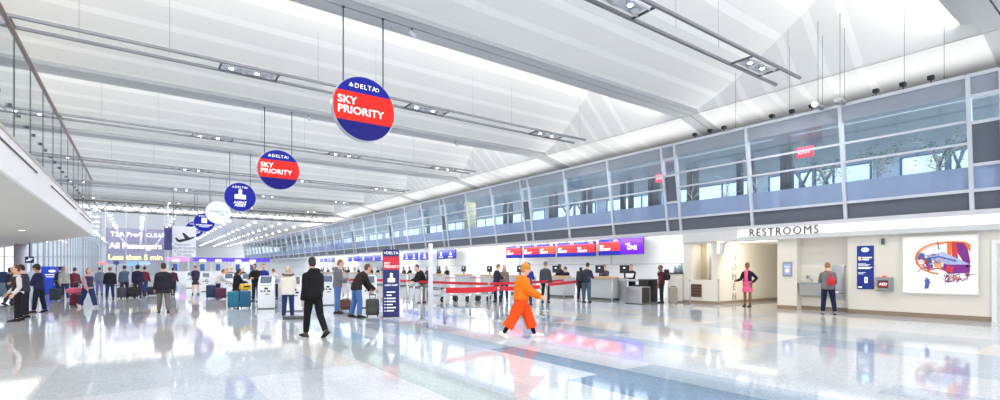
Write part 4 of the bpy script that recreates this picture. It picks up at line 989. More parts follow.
def person(loc, face, H, pose, label, skin='light', hair=('short', (60, 44, 36)), top=None, bottom=None, shoes=(34, 34, 38), woman=False, q=0.012, group=None, extra=None, cat='person', fat=1.0):
    """face: world direction (dx, dy) the person faces; returns the body (top-level) and a dict of joints in its own space"""
    P = dict(BASE); P.update(POSES[pose] if isinstance(pose, str) else pose)
    k = H / 1.75
    sh_w, hip_w = (0.143 if woman else 0.163), (0.095 if woman else 0.092)
    # spine
    lean = P['lean']
    def spine(h):
        pos = Vector((0, 0, 0)); n = 14; Rm = Matrix.Identity(3)
        if h <= 0: return Vector((0, 0, h)), rot('X', -lean * 0.25)
        for i in range(n):
            hh = h * (i + 0.5) / n
            a = lean * (0.25 + 0.75 * min(1, hh / 0.25))
            pos += (rot('X', -a) @ Vector((0, 0, 1))) * (h / n)
        a = lean * (0.25 + 0.75 * min(1, h / 0.25))
        return pos, rot('X', -a) @ rot('Z', P['twist'] * min(1, h / 0.4))
    # legs
    J = {}
    for s, key in ((-1, 'legL'), (1, 'legR')):
        pit, out, kn = P[key]
        hip = Vector((s * hip_w, 0, -0.05))
        Rl = rot('Y', -s * out) @ rot('X', pit)
        kneep = hip + Rl @ Vector((0, 0, -0.42))
        Rk = Rl @ rot('X', -kn)
        ank = kneep + Rk @ Vector((0, 0, -0.40))
        J[key] = (hip, kneep, ank, Rk, pit - kn)
    low = min(J['legL'][2].z, J['legR'][2].z)
    pz = 0.078 - low
    off = Vector((0, 0, pz))
    def Sp(h):
        p, R = spine(h); return p + off, R
    for key in ('legL', 'legR'):
        h_, k_, a_, R_, fp = J[key]; J[key] = (h_ + off, k_ + off, a_ + off, R_, fp)
    SH, RS = Sp(0.388)
    for s, key in ((-1, 'armL'), (1, 'armR')):
        pit, out, el, inn = P[key]
        sp = SH + RS @ Vector((s * sh_w, 0, 0))
        Ra = RS @ rot('X', lean * 0.8) @ rot('Y', -s * out) @ rot('X', pit)
        ep = sp + Ra @ Vector((0, 0, -0.29))
        Rf = Ra @ rot('Z', s * inn) @ rot('X', el)
        wp = ep + Rf @ Vector((0, 0, -0.255))
        J[key] = (sp, ep, wp, Rf)
    NK, RN = Sp(0.50)
    RH = RN @ rot('X', lean * 0.75) @ rot('Z', P['head'][1]) @ rot('X', -P['head'][0])
    HC = NK + RN @ Vector((0, 0.012, 0.053)) + RH @ Vector((0, 0.02, 0.115))
    RH = RH * 1.05
    ws, hs = (0.88, 1.0) if woman else (1.0, 1.0)
    RINGS = [(-0.15, 0.135, 0.105), (-0.06, 0.168 * hs, 0.122), (0.03, 0.165 * hs, 0.115), (0.13, 0.140 * ws, 0.102), (0.24, 0.150 * ws, 0.110), (0.34, 0.164 * ws, 0.118), (0.40, 0.156 * ws, 0.104), (0.45, 0.108 * ws, 0.080), (0.49, 0.075, 0.066), (0.55, 0.055, 0.058)]
    def torso(b, inf, h0, h1, mi=0, flare=0.0, fatk=1.0):
        pts, rad = [], []
        hs_ = [r[0] for r in RINGS]
        seq = [h0] + [h for h in hs_ if h0 + 0.02 < h < h1 - 0.02] + [h1]
        if h0 < -0.17: seq = [h0, (h0 - 0.15) / 2] + [h for h in hs_ if -0.17 < h < h1 - 0.02] + [h1]
        for h in seq:
            if h < hs_[0]: rx, ry = 0.175 * hs, 0.135
            else:
                for (a, ax, ay), (c, cx, cy) in zip(RINGS[:-1], RINGS[1:]):
                    if a <= h <= c:
                        f = (h - a) / (c - a); rx, ry = ax + (cx - ax) * f, ay + (cy - ay) * f; break
            p, R = Sp(h)
            fl_ = flare * max(0, min(1, -(h - 0.0) / 0.4))
            fk = fatk if h < 0.36 else 1 + (fatk - 1) * 0.3
            pts.append(p); rad.append((rx * fk + inf + fl_, ry * fk + inf * 0.9 + fl_))
        b.tube(pts, rad, 20, mi, right=RS @ Vector((1, 0, 0)))
    # ---------------- body
    b = MB(); torso(b, 0, -0.15, 0.55, fatk=fat)
    nk0, _ = Sp(0.47)
    b.tube([nk0, NK, HC + RH @ Vector((0, -0.02, -0.03))], [0.062, 0.055, 0.054], 12)
    HR = [(-0.118, 0.018, 0.018, 0.05), (-0.108, 0.038, 0.040, 0.042), (-0.07, 0.058, 0.068, 0.018), (-0.02, 0.069, 0.088, 0.004), (0.03, 0.074, 0.097, -0.004), (0.07, 0.069, 0.090, -0.010), (0.1, 0.050, 0.066, -0.012), (0.118, 0.018, 0.026, -0.012)]
    b.tube([HC + RH @ Vector((0, y, z)) for z, _, _, y in HR], [(rx * 1.05, ry * 1.05) for _, rx, ry, _ in HR], 18, right=RH @ Vector((1, 0, 0)))
    b.tube([HC + RH @ Vector(v) for v in ((0, 0.088, 0.018), (0, 0.104, -0.008), (0, 0.113, -0.026), (0, 0.09, -0.036))], [0.009, 0.012, 0.015, 0.01], 8)
    for s in (-1, 1): b.ell(HC + RH @ Vector((s * 0.074, -0.006, -0.008)), (0.013, 0.02, 0.032), M=RH, n=10, m=6)
    for key, s in (('armL', -1), ('armR', 1)):
        sp, ep, wp, Rf = J[key]
        b.ell(sp, (0.052, 0.052, 0.052))
        b.tube([sp, sp.lerp(ep, 0.4), ep, ep.lerp(wp, 0.3), wp], [0.052, 0.05, 0.040, 0.041, 0.029], 12, cap='round')
        a, t, n = Rf @ Vector((0, 0, -1)), Rf @ Vector((0, 1, 0)), Rf @ Vector((-s, 0, 0))
        b.tube([wp - a * 0.01, wp + a * 0.04, wp + a * 0.092], [(0.026, 0.018), (0.040, 0.016), (0.041, 0.013)], 10, right=t, cap='round')
        c = P['curl']
        for fi_, (o_, ln) in enumerate(((0.031, 0.068), (0.0105, 0.078), (-0.0105, 0.073), (-0.031, 0.058))):
            r0 = wp + a * 0.085 + t * o_; pts = [r0]; ang = math.radians(c * 0.35 + fi_ * 3); cur = r0; 
            for seg in (0.45, 0.32, 0.23):
                d_ = (a * math.cos(ang) + n * math.sin(ang) + t * (o_ * 1.6)).normalized()
                cur = cur + d_ * ln * seg * 1.05; pts.append(cur); ang += math.radians(c * 0.75)
            b.tube(pts, [0.0098, 0.0094, 0.0086, 0.0074], 8, cap='round')
        th = [wp + a * 0.022 + t * 0.026, wp + a * 0.052 + t * 0.052 + n * 0.010, wp + a * 0.084 + t * 0.058 + n * 0.026, wp + a * 0.104 + t * 0.048 + n * 0.036]
        b.tube(th, [0.014, 0.0125, 0.0105, 0.0085], 8, cap='round')
    for key in ('legL', 'legR'):
        hp, kp, ap, Rk, fp = J[key]
        b.tube([hp + Vector((0, 0, 0.06)), hp, hp.lerp(kp, 0.5), kp, kp.lerp(ap, 0.3), ap], [0.07, 0.083 * fat, 0.072, 0.054, 0.056, 0.036], 14, cap='round')
        foot_dir = rot('X', max(-60, min(12, -(-fp) * 0.9)) if fp < 0 else min(14, fp * 0.5))
        fo = lambda y, z: ap + foot_dir @ Vector((0, y, z))
        b.tube([fo(-0.045, -0.03), fo(0.0, -0.02), fo(0.07, -0.042), fo(0.15, -0.055), fo(0.185, -0.06)], [(0.03, 0.034), (0.034, 0.045), (0.04, 0.03), (0.042, 0.02), (0.03, 0.014)], 10, right=(1, 0, 0), cap='round')
        J[key + 'f'] = foot_dir
    sk = mat('skin_' + skin, SKINS[skin], 0.5, vary=0.05)
    body = solid(b, 'person', q, [sk, EYE_W, EYE_M, LIP_M, BROW_M], smooth=1)
    fz = MB()
    for s in (-1, 1):
        fz.ell(HC + RH @ Vector((s * 0.031, 0.084, 0.010)), (0.014, 0.010, 0.008), 1, M=RH, n=8, m=6)
        fz.ell(HC + RH @ Vector((s * 0.031, 0.092, 0.010)), (0.006, 0.005, 0.006), 2, M=RH, n=8, m=6)
        fz.tube([HC + RH @ Vector(v) for v in ((s * 0.014, 0.094, 0.028), (s * 0.032, 0.093, 0.033), (s * 0.05, 0.078, 0.027))], [0.004] * 3, 6, 4)
    fz.ell(HC + RH @ Vector((0, 0.084, -0.058)), (0.024, 0.012, 0.008), 3, M=RH, n=10, m=6)
    bm = bmesh.new(); bm.from_mesh(body.data); tmp = fz.mesh('face_detail'); bm.from_mesh(tmp); bm.to_mesh(body.data); bm.free(); bpy.data.meshes.remove(tmp)
    # ---------------- clothes
    top = top or dict(c=(60, 60, 66)); bottom = bottom or dict(kind='trousers', c=(40, 44, 60))
    qc = q * 1.15
    hem, inf = top.get('hem', -0.10), top.get('inf', 0.022)
    if bottom['kind'] != 'dress':
        b = MB(); torso(b, inf, hem, 0.488, flare=top.get('flare', 0.0), fatk=fat)
        nm = top.get('name', 'jacket')
    else:
        b = MB(); torso(b, 0.016, bottom.get('hem', -0.48), 0.47, flare=bottom.get('flare', 0.02)); nm = 'dress'
    def sleeves(b, inf, end=0.94):
        for key in ('armL', 'armR'):
            sp, ep, wp, Rf = J[key]
            w_ = ep.lerp(wp, end) if end > 0 else None
            b.ell(sp, (0.052 + inf * 0.7,) * 3)
            if end > 0: b.tube([sp, sp.lerp(ep, 0.4), ep, ep.lerp(wp, 0.35), w_], [0.053 + inf * 0.9, 0.052 + inf * 0.9, 0.045 + inf * 0.9, 0.043 + inf * 0.85, 0.036 + inf * 0.7], 14)
            else: b.tube([sp, sp.lerp(ep, 0.55)], [0.056 + inf, 0.052 + inf], 14)
    if bottom['kind'] != 'dress':
        sleeves(b, inf * 0.75, top.get('sleeve', 0.94))
        if top.get('hood'):
            for dx in (-0.07, 0, 0.07): b.ell(Sp(0.49)[0] + RS @ Vector((dx, -0.085 + abs(dx) * 0.3, 0.0)), (0.07, 0.055, 0.06))
        if top.get('collar'): b.tube([Sp(0.47)[0], Sp(0.525)[0]], [(0.088, 0.085), (0.075, 0.075)], 16)
        solid(b, nm, qc, cloth(top['c']), body)
    else:
        solid(b, nm, qc, cloth(bottom['c']), body)
        b = MB(); torso(b, 0.03, 0.06, 0.475); sleeves(b, 0.014, top.get('sleeve', 0.94)); jk = solid(b, 'jacket', qc, cloth(top['c']), body)
        if top.get('open'):
            b = MB(); b.prism([(-0.055, 0.08), (0.055, 0.08), (0.075, 0.47), (-0.075, 0.47)], 0, 1, 'y')
            vs = []
            for h, w_ in ((0.07, 0.06), (0.2, 0.058), (0.3, 0.06), (0.4, 0.066), (0.46, 0.06)):
                p, R = Sp(h); ry = 0.102 + 0.022 + (0.012 if 0.18 < h < 0.42 else 0.0)
                vs += [p + R @ Vector((-w_, ry, 0)), p + R @ Vector((w_, ry, 0)), p + R @ Vector((w_, ry + 0.022, 0)), p + R @ Vector((-w_, ry + 0.022, 0))]
            b = MB(); fs = [(0, 1, 2, 3), (16, 17, 18, 19)]
            for i in range(4):
                for j in range(4): fs.append((i * 4 + j, i * 4 + (j + 1) % 4, i * 4 + 4 + (j + 1) % 4, i * 4 + 4 + j))
            b.add(vs, fs); b.build('dress_front', cloth(bottom['c']), body)
    if top.get('fur'):
        b = MB(); c0 = Sp(0.50)[0]
        for k_ in range(14):
            a = PI * (-0.08 + 1.16 * k_ / 13) + PI
            b.ell(c0 + RS @ Vector((0.155 * math.cos(a), 0.0 + 0.155 * math.sin(a), 0.035 + 0.03 * math.sin(a))), (0.048, 0.048, 0.044), n=8, m=6)
        solid(b, 'fur_trim', qc, cloth(top['fur']), body, disp=0.006)
    if top.get('vest'):
        b = MB(); torso(b, inf + 0.012, -0.02, 0.45); solid(b, 'vest', qc, cloth(top['vest']), body)
    if top.get('scarf'):
        b = MB(); b.tube([Sp(0.46)[0] + Vector((0, 0.01, 0)), Sp(0.53)[0] + Vector((0, 0.01, 0))], [(0.085, 0.085), (0.07, 0.072)], 14, cap='round'); b.ell(Sp(0.42)[0] + RS @ Vector((0, 0.125, 0.01)), (0.05, 0.03, 0.06)); solid(b, 'scarf', qc, cloth(top['scarf']), body)
    if top.get('stripe'):
        b = MB(); torso(b, inf + 0.004, *top['stripe'][0]); solid(b, 'chest_stripe', qc, cloth(top['stripe'][1]), body)
    kind = bottom['kind']
    if kind in ('trousers', 'wide'):
        iw = 0.016 if kind == 'trousers' else 0.062
        iw = bottom.get('inf', iw)
        b = MB(); torso(b, 0.012 + (iw - 0.016) * 0.6, -0.15, 0.06, fatk=fat)
        for key in ('legL', 'legR'):
            hp, kp, ap, Rk, fp = J[key]
            e_ = kp.lerp(ap, bottom.get('len', 0.95))
            b.ell(hp, (0.088 + iw * 0.6,) * 3)
            b.tube([hp, hp.lerp(kp, 0.5), kp, kp.lerp(e_, 0.5), e_], [0.088 * fat + iw * 0.6, 0.076 + iw, 0.060 + iw, 0.054 + iw * 1.1, 0.046 + iw * (0.9 if kind == 'trousers' else 1.3)], 16)
        solid(b, 'trousers', qc, cloth(bottom['c']), body)
    elif kind == 'skirt':
        b = MB(); torso(b, 0.016, bottom.get('hem', -0.42), 0.06, flare=bottom.get('flare', 0.0)); solid(b, 'skirt', qc, cloth(bottom['c']), body)
    if bottom.get('socks'):
        for key in ('legL', 'legR'):
            hp, kp, ap, Rk, fp = J[key]
            MB().tube([kp.lerp(ap, 0.45), ap], [0.056, 0.042], 12).build('sock', cloth(bottom['socks']), body)
    for key in ('legL', 'legR'):
        hp, kp, ap, Rk, fp = J[key]; fd = J[key + 'f']
        fo = lambda y, z: ap + fd @ Vector((0, y, z))
        b = MB(); b.tube([fo(-0.06, -0.038), fo(-0.01, -0.018), fo(0.07, -0.036), fo(0.15, -0.05), fo(0.2, -0.056)], [(0.036, 0.036), (0.042, 0.054), (0.047, 0.038), (0.048, 0.026), (0.036, 0.018)], 12, right=(1, 0, 0), cap='round')
        sh = solid(b, 'shoe', q * 0.9, cloth(shoes, 0.5), body)
        ol = [(-0.042, -0.09), (0.042, -0.09), (0.046, 0.0), (0.052, 0.12), (0.034, 0.215), (-0.034, 0.215), (-0.052, 0.12), (-0.046, 0.0)]
        M4 = Matrix.Translation(ap) @ fd.to_4x4()
        MB().prism(ol, -0.078, -0.060, 'z', M=M4).build('sole', cloth(bottom.get('sole', (30, 30, 32)) if sum(shoes) < 600 else (240, 240, 240), 0.6), sh)
    # ---------------- hair
    style, hc = hair
    hm = mat('hair_%d_%d_%d' % tuple(hc), hc, 0.6, vary=0.25, scale=60)
    HP = lambda x, y, z: HC + RH @ Vector((x, y, z))
    b = MB()
    if style in ('short', 'bun', 'long', 'bob'):
        b.ell(HP(0, -0.020, 0.036), (0.080, 0.098, 0.092), M=RH); b.ell(HP(0, -0.045, -0.015), (0.072, 0.066, 0.075), M=RH)
    if style == 'bun': b.ell(HP(0, -0.125, 0.05), (0.045, 0.045, 0.045), M=RH)
    if style == 'bob': b.ell(HP(0, -0.035, -0.04), (0.095, 0.078, 0.10), M=RH)
    if style == 'long':
        b.tube([HP(0, -0.04, 0.03), HP(0, -0.06, -0.09), HP(0, -0.095, -0.2), HP(0, -0.12, -0.32)], [(0.086, 0.07), (0.095, 0.06), (0.10, 0.045), (0.085, 0.03)], 14, right=RH @ Vector((1, 0, 0)), cap='round')
    if style == 'curly':
        b.ell(HP(0, -0.022, 0.045), (0.098, 0.112, 0.105), M=RH); b.ell(HP(0, -0.05, -0.02), (0.088, 0.075, 0.075), M=RH)
    if style == 'buzz': b.ell(HP(0, -0.018, 0.032), (0.077, 0.094, 0.089), M=RH)
    if style == 'beanie':
        b.ell(HP(0, -0.012, 0.045), (0.092, 0.112, 0.098), M=RH); b.ell(HP(0, -0.03, 0.0), (0.086, 0.088, 0.08), M=RH); b.ell(HP(0, -0.02, 0.145), (0.03, 0.03, 0.03), M=RH)
    if style == 'cap':
        b.ell(HP(0, -0.014, 0.045), (0.084, 0.104, 0.085), M=RH); b.ell(HP(0, -0.045, -0.01), (0.073, 0.066, 0.06), M=RH)
        b.tube([HP(0, 0.07, 0.052), HP(0, 0.12, 0.048), HP(0, 0.155, 0.04)], [(0.072, 0.010), (0.062, 0.009), (0.035, 0.007)], 10, right=RH @ Vector((1, 0, 0)), cap='round')
    if style != 'bald': solid(b, {'beanie': 'knitted_hat', 'cap': 'cap'}.get(style, 'hair'), q, hm, body, disp=0.008 if style == 'curly' else 0.0)
    if hair[0] == 'beard' : pass
    body.location = loc; body.scale = (k, k, k); body.rotation_euler = (0, 0, math.atan2(-face[0], face[1]))
    tag(body, label, cat, group)
    bpy.context.view_layer.update()
    M = Matrix.Translation(Vector(loc)) @ Matrix.Rotation(math.atan2(-face[0], face[1]), 4, 'Z') @ Matrix.Scale(k, 4)
    W = {kk: [M @ x for x in vv[:3]] for kk, vv in J.items() if not kk.endswith('f')}
    W['neck'] = M @ NK; W['chest'] = M @ Sp(0.30)[0]; W['M'] = M; W['Sp'] = lambda h: M @ Sp(h)[0]; W['pelvis'] = M @ Sp(0)[0]; W['R'] = RS
    return body, W
def px_person(u, v, vh, face, pose, label, hmin=1.5, hmax=1.95, **kw):
    g = ground(u, v); t = g.x * SN + g.y * CS
    H = max(hmin, min(hmax, (v - vh) / F_PX * t))
    if isinstance(face, str):
        tw = Vector((-g.x, -g.y)).normalized(); rt = Vector((-tw.y, tw.x))      # towards the viewer; rightwards in the view
        # rt: viewer looking along -tw, right hand side
        rt = Vector((-tw.y, tw.x))
        F_ = Vector((0, 0))
        for ch in face.split('+'):
            w_ = 1.0
            if ':' in ch: ch, w_ = ch.split(':'); w_ = float(w_)
            F_ += {'to': tw, 'away': -tw, 'right': rt, 'left': -rt}[ch] * w_
        face = (F_.x, F_.y)
    return person((g.x, g.y, 0), face, H, pose, label, **kw)
# ---------------------------------------------------------------- luggage
def suitcase(loc, rz, w, d, h, c, label, ribs=True, soft=False, handle=0.0):
    t = thing('suitcase', label, 'suitcase', (loc[0], loc[1], 0), rz, 'suitcases on the floor')
    m = mat('luggage_%d_%d_%d' % tuple(c), c, 0.75 if soft else 0.35, vary=0.08, scale=18)
    z0 = 0.055
    sh = MB().bbox(-w / 2, w / 2, -d / 2, d / 2, z0, z0 + h, 0.055 if soft else 0.04, seg=3).build('shell', m, t)
    rb = MB()
    if ribs and not soft:
        n = max(3, int(w / 0.07))
        for k in range(n):
            x = -w / 2 + 0.05 + (w - 0.10) * k / (n - 1)
            rb.bbox(x - 0.012, x + 0.012, -d / 2 - 0.008, -d / 2 + 0.01, z0 + 0.05, z0 + h - 0.05, 0.005, seg=1); rb.bbox(x - 0.012, x + 0.012, d / 2 - 0.01, d / 2 + 0.008, z0 + 0.05, z0 + h - 0.05, 0.005, seg=1)
        rb.build('rib', m, sh)
    if soft:
        rb.bbox(-w * 0.40, w * 0.40, -d / 2 - 0.045, -d / 2 + 0.01, z0 + 0.06, z0 + h * 0.55, 0.025); rb.build('front_pocket', m, t)
    MB().box(-w / 2 - 0.003, w / 2 + 0.003, -0.006, 0.006, z0 + 0.03, z0 + h - 0.03).build('zip_seam', BLACK, sh)
    MB().tube([(-0.07, 0.03, z0 + h - 0.01), (-0.06, 0.03, z0 + h + 0.03), (0.06, 0.03, z0 + h + 0.03), (0.07, 0.03, z0 + h - 0.01)], [0.011] * 4, 8).build('carry_handle', BLACK, t)
    if handle:
        hb = MB()
        for x in (-0.09, 0.09): hb.cyl((x, d / 2 - 0.04, z0 + h - 0.02), (x, d / 2 - 0.04, z0 + h + handle), 0.009, 8)
        hb.bbox(-0.11, 0.11, d / 2 - 0.06, d / 2 - 0.02, z0 + h + handle - 0.015, z0 + h + handle + 0.02, 0.01); hb.build('telescopic_handle', DSTEEL, t)
    for x in (-w / 2 + 0.05, w / 2 - 0.05):
        for y in (-d / 2 + 0.05, d / 2 - 0.05):
            MB().tube([(x - 0.012, y, 0.03), (x + 0.012, y, 0.03)], [0.03] * 2, 12).box(x - 0.016, x + 0.016, y - 0.01, y + 0.01, 0.03, z0 + 0.01).build('wheel', RUBBER, t)
    return t
def px_case(u, v, w, d, h, c, label, rz=None, **kw):
    g = ground(u, v)
    if rz is None: rz = -math.atan2(g.x, g.y)
    return suitcase((g.x, g.y), rz, w, d, h, c, label, **kw)
def backpack(W, c, label, s=1.0):
    """a backpack lying against the back of the person whose joints are W"""
    M = W['M']; q = M.to_3x3().normalized(); c0, c1 = W['Sp'](0.08), W['Sp'](0.46)
    up = (c1 - c0).normalized(); right = (q @ Vector((1, 0, 0))).normalized(); back = right.cross(up).normalized() * -1
    back = (q @ Vector((0, -1, 0))); back = (back - up * back.dot(up)).normalized()
    t = thing('backpack', label, 'backpack', tuple(c0))
    m = mat('bag_%d_%d_%d' % tuple(c), c, 0.8, vary=0.1, scale=20)
    R = Matrix((right, -back, up)).transposed().to_4x4()
    mb = MB().bbox(-0.15 * s, 0.15 * s, -0.31 * s, -0.115, 0.0, 0.46 * s, 0.06, seg=3, M=R); mb.build('main_bag', m, t)
    MB().bbox(-0.12 * s, 0.12 * s, -0.35 * s, -0.29 * s, 0.04, 0.24 * s, 0.03, seg=2, M=R).build('front_pocket', m, t)
    for sx in (-1, 1):
        MB().tube([R @ Vector(v) for v in ((sx * 0.09, -0.17, 0.42 * s), (sx * 0.10, -0.06, 0.45), (sx * 0.11, 0.10, 0.42), (sx * 0.12, 0.155, 0.28), (sx * 0.15, 0.06, 0.10), (sx * 0.13, -0.16, 0.06))], [(0.022, 0.006)] * 6, 6).build('shoulder_strap', BLACK, t)
    return t
# ---------------------------------------------------------------- kiosks
def kiosk(u, v, label, rz=None, s=1.0):
    g = ground(u, v)
    if rz is None: rz = -math.atan2(g.x, g.y)
    t = thing('check_in_kiosk', label, 'kiosk', (g.x, g.y, 0), rz, 'white check-in kiosks')
    t.scale = (s, s, s)
    KW = mat('kiosk_white', (232, 234, 238), 0.35, vary=0.015)
    MB().box(-0.27, 0.27, -0.24, 0.26, 0, 0.04).build('plinth', DSTEEL, t)
    MB().prism([(-0.24, 0.04), (0.26, 0.04), (0.26, 1.15), (0.12, 1.18), (-0.26, 0.82)], -0.27, 0.27, 'x').build('cabinet', KW, t)
    R = Matrix.Translation((0, -0.075, 1.02)) @ Matrix.Rotation(math.radians(46.5), 4, 'X')
    hd = MB().bbox(-0.23, 0.23, -0.20, 0.24, 0.0, 0.06, 0.02, M=R).build('screen_housing', KW, t)
    MB().box(-0.19, 0.19, -0.15, 0.20, 0.06, 0.066, M=R).build('screen', mat('kiosk_screen', (86, 98, 118), 0.2, emit=0.08), hd)
    for x, z, w, h in ((-0.14, 0.66, 0.028, 0.03), (-0.04, 0.66, 0.028, 0.03), (0.02, 0.76, 0.06, 0.035), (0.10, 0.66, 0.05, 0.03), (0.05, 0.55, 0.07, 0.015)):
        MB().box(x - w, x + w, -0.262, -0.235, z - h, z + h).build('slot', BLACK, t)
    return t
# ---------------------------------------------------------------- left group
NAVY, BLK_, JEANS, LJEANS = (32, 36, 66), (28, 28, 32), (52, 74, 122), (86, 118, 168)
px_person(18, 321, 264.5, 'left+to:0.2', dict(lean=3, armL=(0, 14, 34, 10), armR=(2, 10, 40, 10), legL=(6, 4, 4), legR=(-4, 4, 4)), 'man in dark vest and white shirt sleeves with black trousers at far left', hair=('short', (96, 66, 50)),
          top=dict(c=(222, 216, 216), vest=(52, 46, 56), inf=0.02, name='shirt'), bottom=dict(kind='trousers', c=(30, 30, 38)), q=0.010)
px_person(24.5, 318, 264, 'left+away:0.3', 'hold', 'dark haired person hidden behind the man in white shirt sleeves', hair=('short', (50, 36, 32)), top=dict(c=(60, 58, 74)), bottom=dict(kind='trousers', c=(36, 36, 46)), q=0.014)
px_person(39, 312.5, 264, 'left+away:0.5', dict(lean=4, head=(10, 0), armL=(20, 8, 50, 20), armR=(16, 8, 60, 10), legL=(8, 3, 4), legR=(-6, 3, 4)), 'curly haired person in navy jacket and black trousers, standing beside the vested man', skin='tan', hair=('curly', (40, 32, 30)),
          top=dict(c=(38, 42, 76), inf=0.03), bottom=dict(kind='trousers', c=(28, 30, 44)), q=0.010)
px_person(64, 300, 265.5, 'to+right:0.3', 'stroll', 'person in pale grey top and blue jeans with a black suitcase', hair=('bun', (88, 60, 48)), top=dict(c=(176, 178, 172), inf=0.03, name='sweater'), bottom=dict(kind='trousers', c=(48, 70, 118)), shoes=(222, 222, 222), woman=True, q=0.014)
px_case(55.5, 301, 0.42, 0.26, 0.52, (38, 44, 58), 'dark upright suitcase beside the person in the pale grey top', handle=0.35)
px_person(60, 297, 266.5, 'away', 'stand', 'person in dark blue standing behind the pale grey top', hair=('short', (40, 34, 34)), top=dict(c=(44, 52, 84)), q=0.018)
px_person(74.5, 299, 267, 'away+right:0.4', 'stroll', 'person in dark maroon coat behind the pink suitcase', hair=('short', (60, 40, 36)), top=dict(c=(112, 54, 70), hem=-0.2), bottom=dict(kind='trousers', c=(50, 46, 60)), q=0.018)
px_person(88, 307.5, 266.5, 'to+right:0.5', 'walk', 'person in dusty pink jacket, navy scarf and loose blue trousers, striding', hair=('bob', (128, 82, 62)), top=dict(c=(186, 150, 158), inf=0.032, vest=(62, 56, 86)), bottom=dict(kind='trousers', c=(44, 58, 100), inf=0.035), shoes=(206, 206, 214), woman=True, q=0.012)
px_case(76.5, 307, 0.42, 0.28, 0.42, (96, 26, 52), 'dark red suitcase with a pink bag on its top', soft=True, handle=0.5)
g = ground(76.5, 307)
t = thing('travel_bag', 'pink soft travel bag lying on the dark red suitcase', 'bag', (g.x, g.y, 0.50), 0)
MB().tube([(-0.24, 0, 0.13), (-0.18, 0, 0.13), (0.18, 0, 0.13), (0.24, 0, 0.13)], [(0.09, 0.10), (0.13, 0.13), (0.13, 0.13), (0.09, 0.10)], 16, cap='round').build('bag_body', mat('bag_pink', (214, 96, 130), 0.7, vary=0.1), t)
MB().tube([(-0.12, 0, 0.24), (-0.10, 0, 0.36), (0.10, 0, 0.36), (0.12, 0, 0.24)], [0.012] * 4, 8).build('bag_handle', BLACK, t)
px_person(99.5, 294.5, 266.5, 'away', 'stroll', 'slim person in grey blue, walking away, left of the broad dark coat', hair=('short', (70, 60, 60)), top=dict(c=(112, 120, 146)), bottom=dict(kind='trousers', c=(110, 116, 160)), q=0.018)
px_person(110, 299.5, 266.5, 'away', 'stand', 'broad person in black jacket and dark jeans with light brown hair, seen from behind', hair=('short', (128, 92, 72)), top=dict(c=(34, 32, 42), inf=0.05, hem=-0.12), bottom=dict(kind='trousers', c=(44, 54, 92)), q=0.014, fat=1.15)
px_person(124.5, 297.5, 265, 'away', 'raise', 'person in slate blue shirt with one arm raised to the head', hair=('short', (44, 38, 40)), skin='tan', top=dict(c=(84, 102, 134), name='shirt'), bottom=dict(kind='trousers', c=(50, 52, 72)), q=0.014)
px_case(121.5, 298.5, 0.36, 0.24, 0.50, (66, 66, 84), 'slate grey suitcase at the feet of the person with a raised arm', handle=0.3)
px_person(137.5, 297.5, 265, 'away+right:0.2', 'stand', 'tall person in navy jacket standing behind a large black suitcase', hair=('curly', (34, 32, 36)), top=dict(c=(38, 40, 70), inf=0.035), bottom=dict(kind='trousers', c=(56, 44, 60)), q=0.014)
px_case(132, 297.8, 0.56, 0.3, 0.50, (34, 32, 40), 'large black suitcase in front of the navy jacket', soft=True)
px_person(144.5, 295.3, 266, 'away+right:0.4', 'stroll', 'person in maroon jacket and blue jeans facing away', hair=('short', (50, 40, 40)), top=dict(c=(112, 40, 58), inf=0.03), bottom=dict(kind='trousers', c=(52, 70, 122)), q=0.016)
px_case(152.5, 295.6, 0.5, 0.3, 0.44, (46, 44, 56), 'black suitcase right of the maroon jacket', soft=True)
px_person(163.5, 312.5, 262.5, 'away', dict(lean=2, armL=(2, 10, 12, 0), armR=(2, 10, 12, 0), legL=(10, 3, 4), legR=(-8, 3, 10)), 'large figure in thigh length dark coat and khaki trousers walking away down the hall', hair=('short', (58, 46, 44)), top=dict(c=(42, 40, 52), inf=0.045, hem=-0.24, flare=0.01), bottom=dict(kind='trousers', c=(118, 112, 104), inf=0.02), shoes=(88, 84, 82), q=0.010, fat=1.08)
px_person(173, 294.8, 267, 'away+right:0.3', 'stroll', 'person in dark clothes with maroon sleeves just right of the long dark coat', hair=('short', (54, 46, 48)), top=dict(c=(78, 40, 56)), bottom=dict(kind='trousers', c=(40, 42, 60)), q=0.018)
px_person(195.5, 294.6, 264.8, 'away', 'hold', 'woman in dark uniform jacket and knee length skirt with bare legs and black shoes', hair=('bun', (150, 110, 78)), top=dict(c=(50, 46, 70), inf=0.02), bottom=dict(kind='skirt', c=(52, 50, 66), hem=-0.36), shoes=(24, 24, 26), woman=True, q=0.014)
# ---------------------------------------------------------------- kiosk rows
kiosk(190.5, 288, 'small far white kiosk just left of the uniformed woman')
kiosk(206, 291.5, 'white kiosk with dark screen right of the uniformed woman')
kiosk(198, 284, 'white kiosk partly hidden behind the uniformed woman', s=0.95)
kiosk(229, 295.5, 'white kiosk between the maroon suitcase and the black coat')
kiosk(246.5, 297, 'white kiosk with screen beyond the teal suitcases')
kiosk(266.5, 308.5, 'large white kiosk with tilted grey screen in the row, right of the teal suitcases', rz=-0.30)
kiosk(327.5, 305, 'white kiosk between the black hoodie and the grey hoodie')
kiosk(369.5, 307.5, 'white kiosk the stooping man in brown is using')
kiosk(294, 311, 'white kiosk in front of the white parka')
px_person(218, 298.2, 268, 'right+away:0.4', 'stoop', 'person in pale grey sweater stooping at a kiosk behind two suitcases', hair=('short', (112, 72, 60)), top=dict(c=(206, 204, 206), inf=0.03, name='sweater'), bottom=dict(kind='trousers', c=(40, 50, 86)), q=0.014)
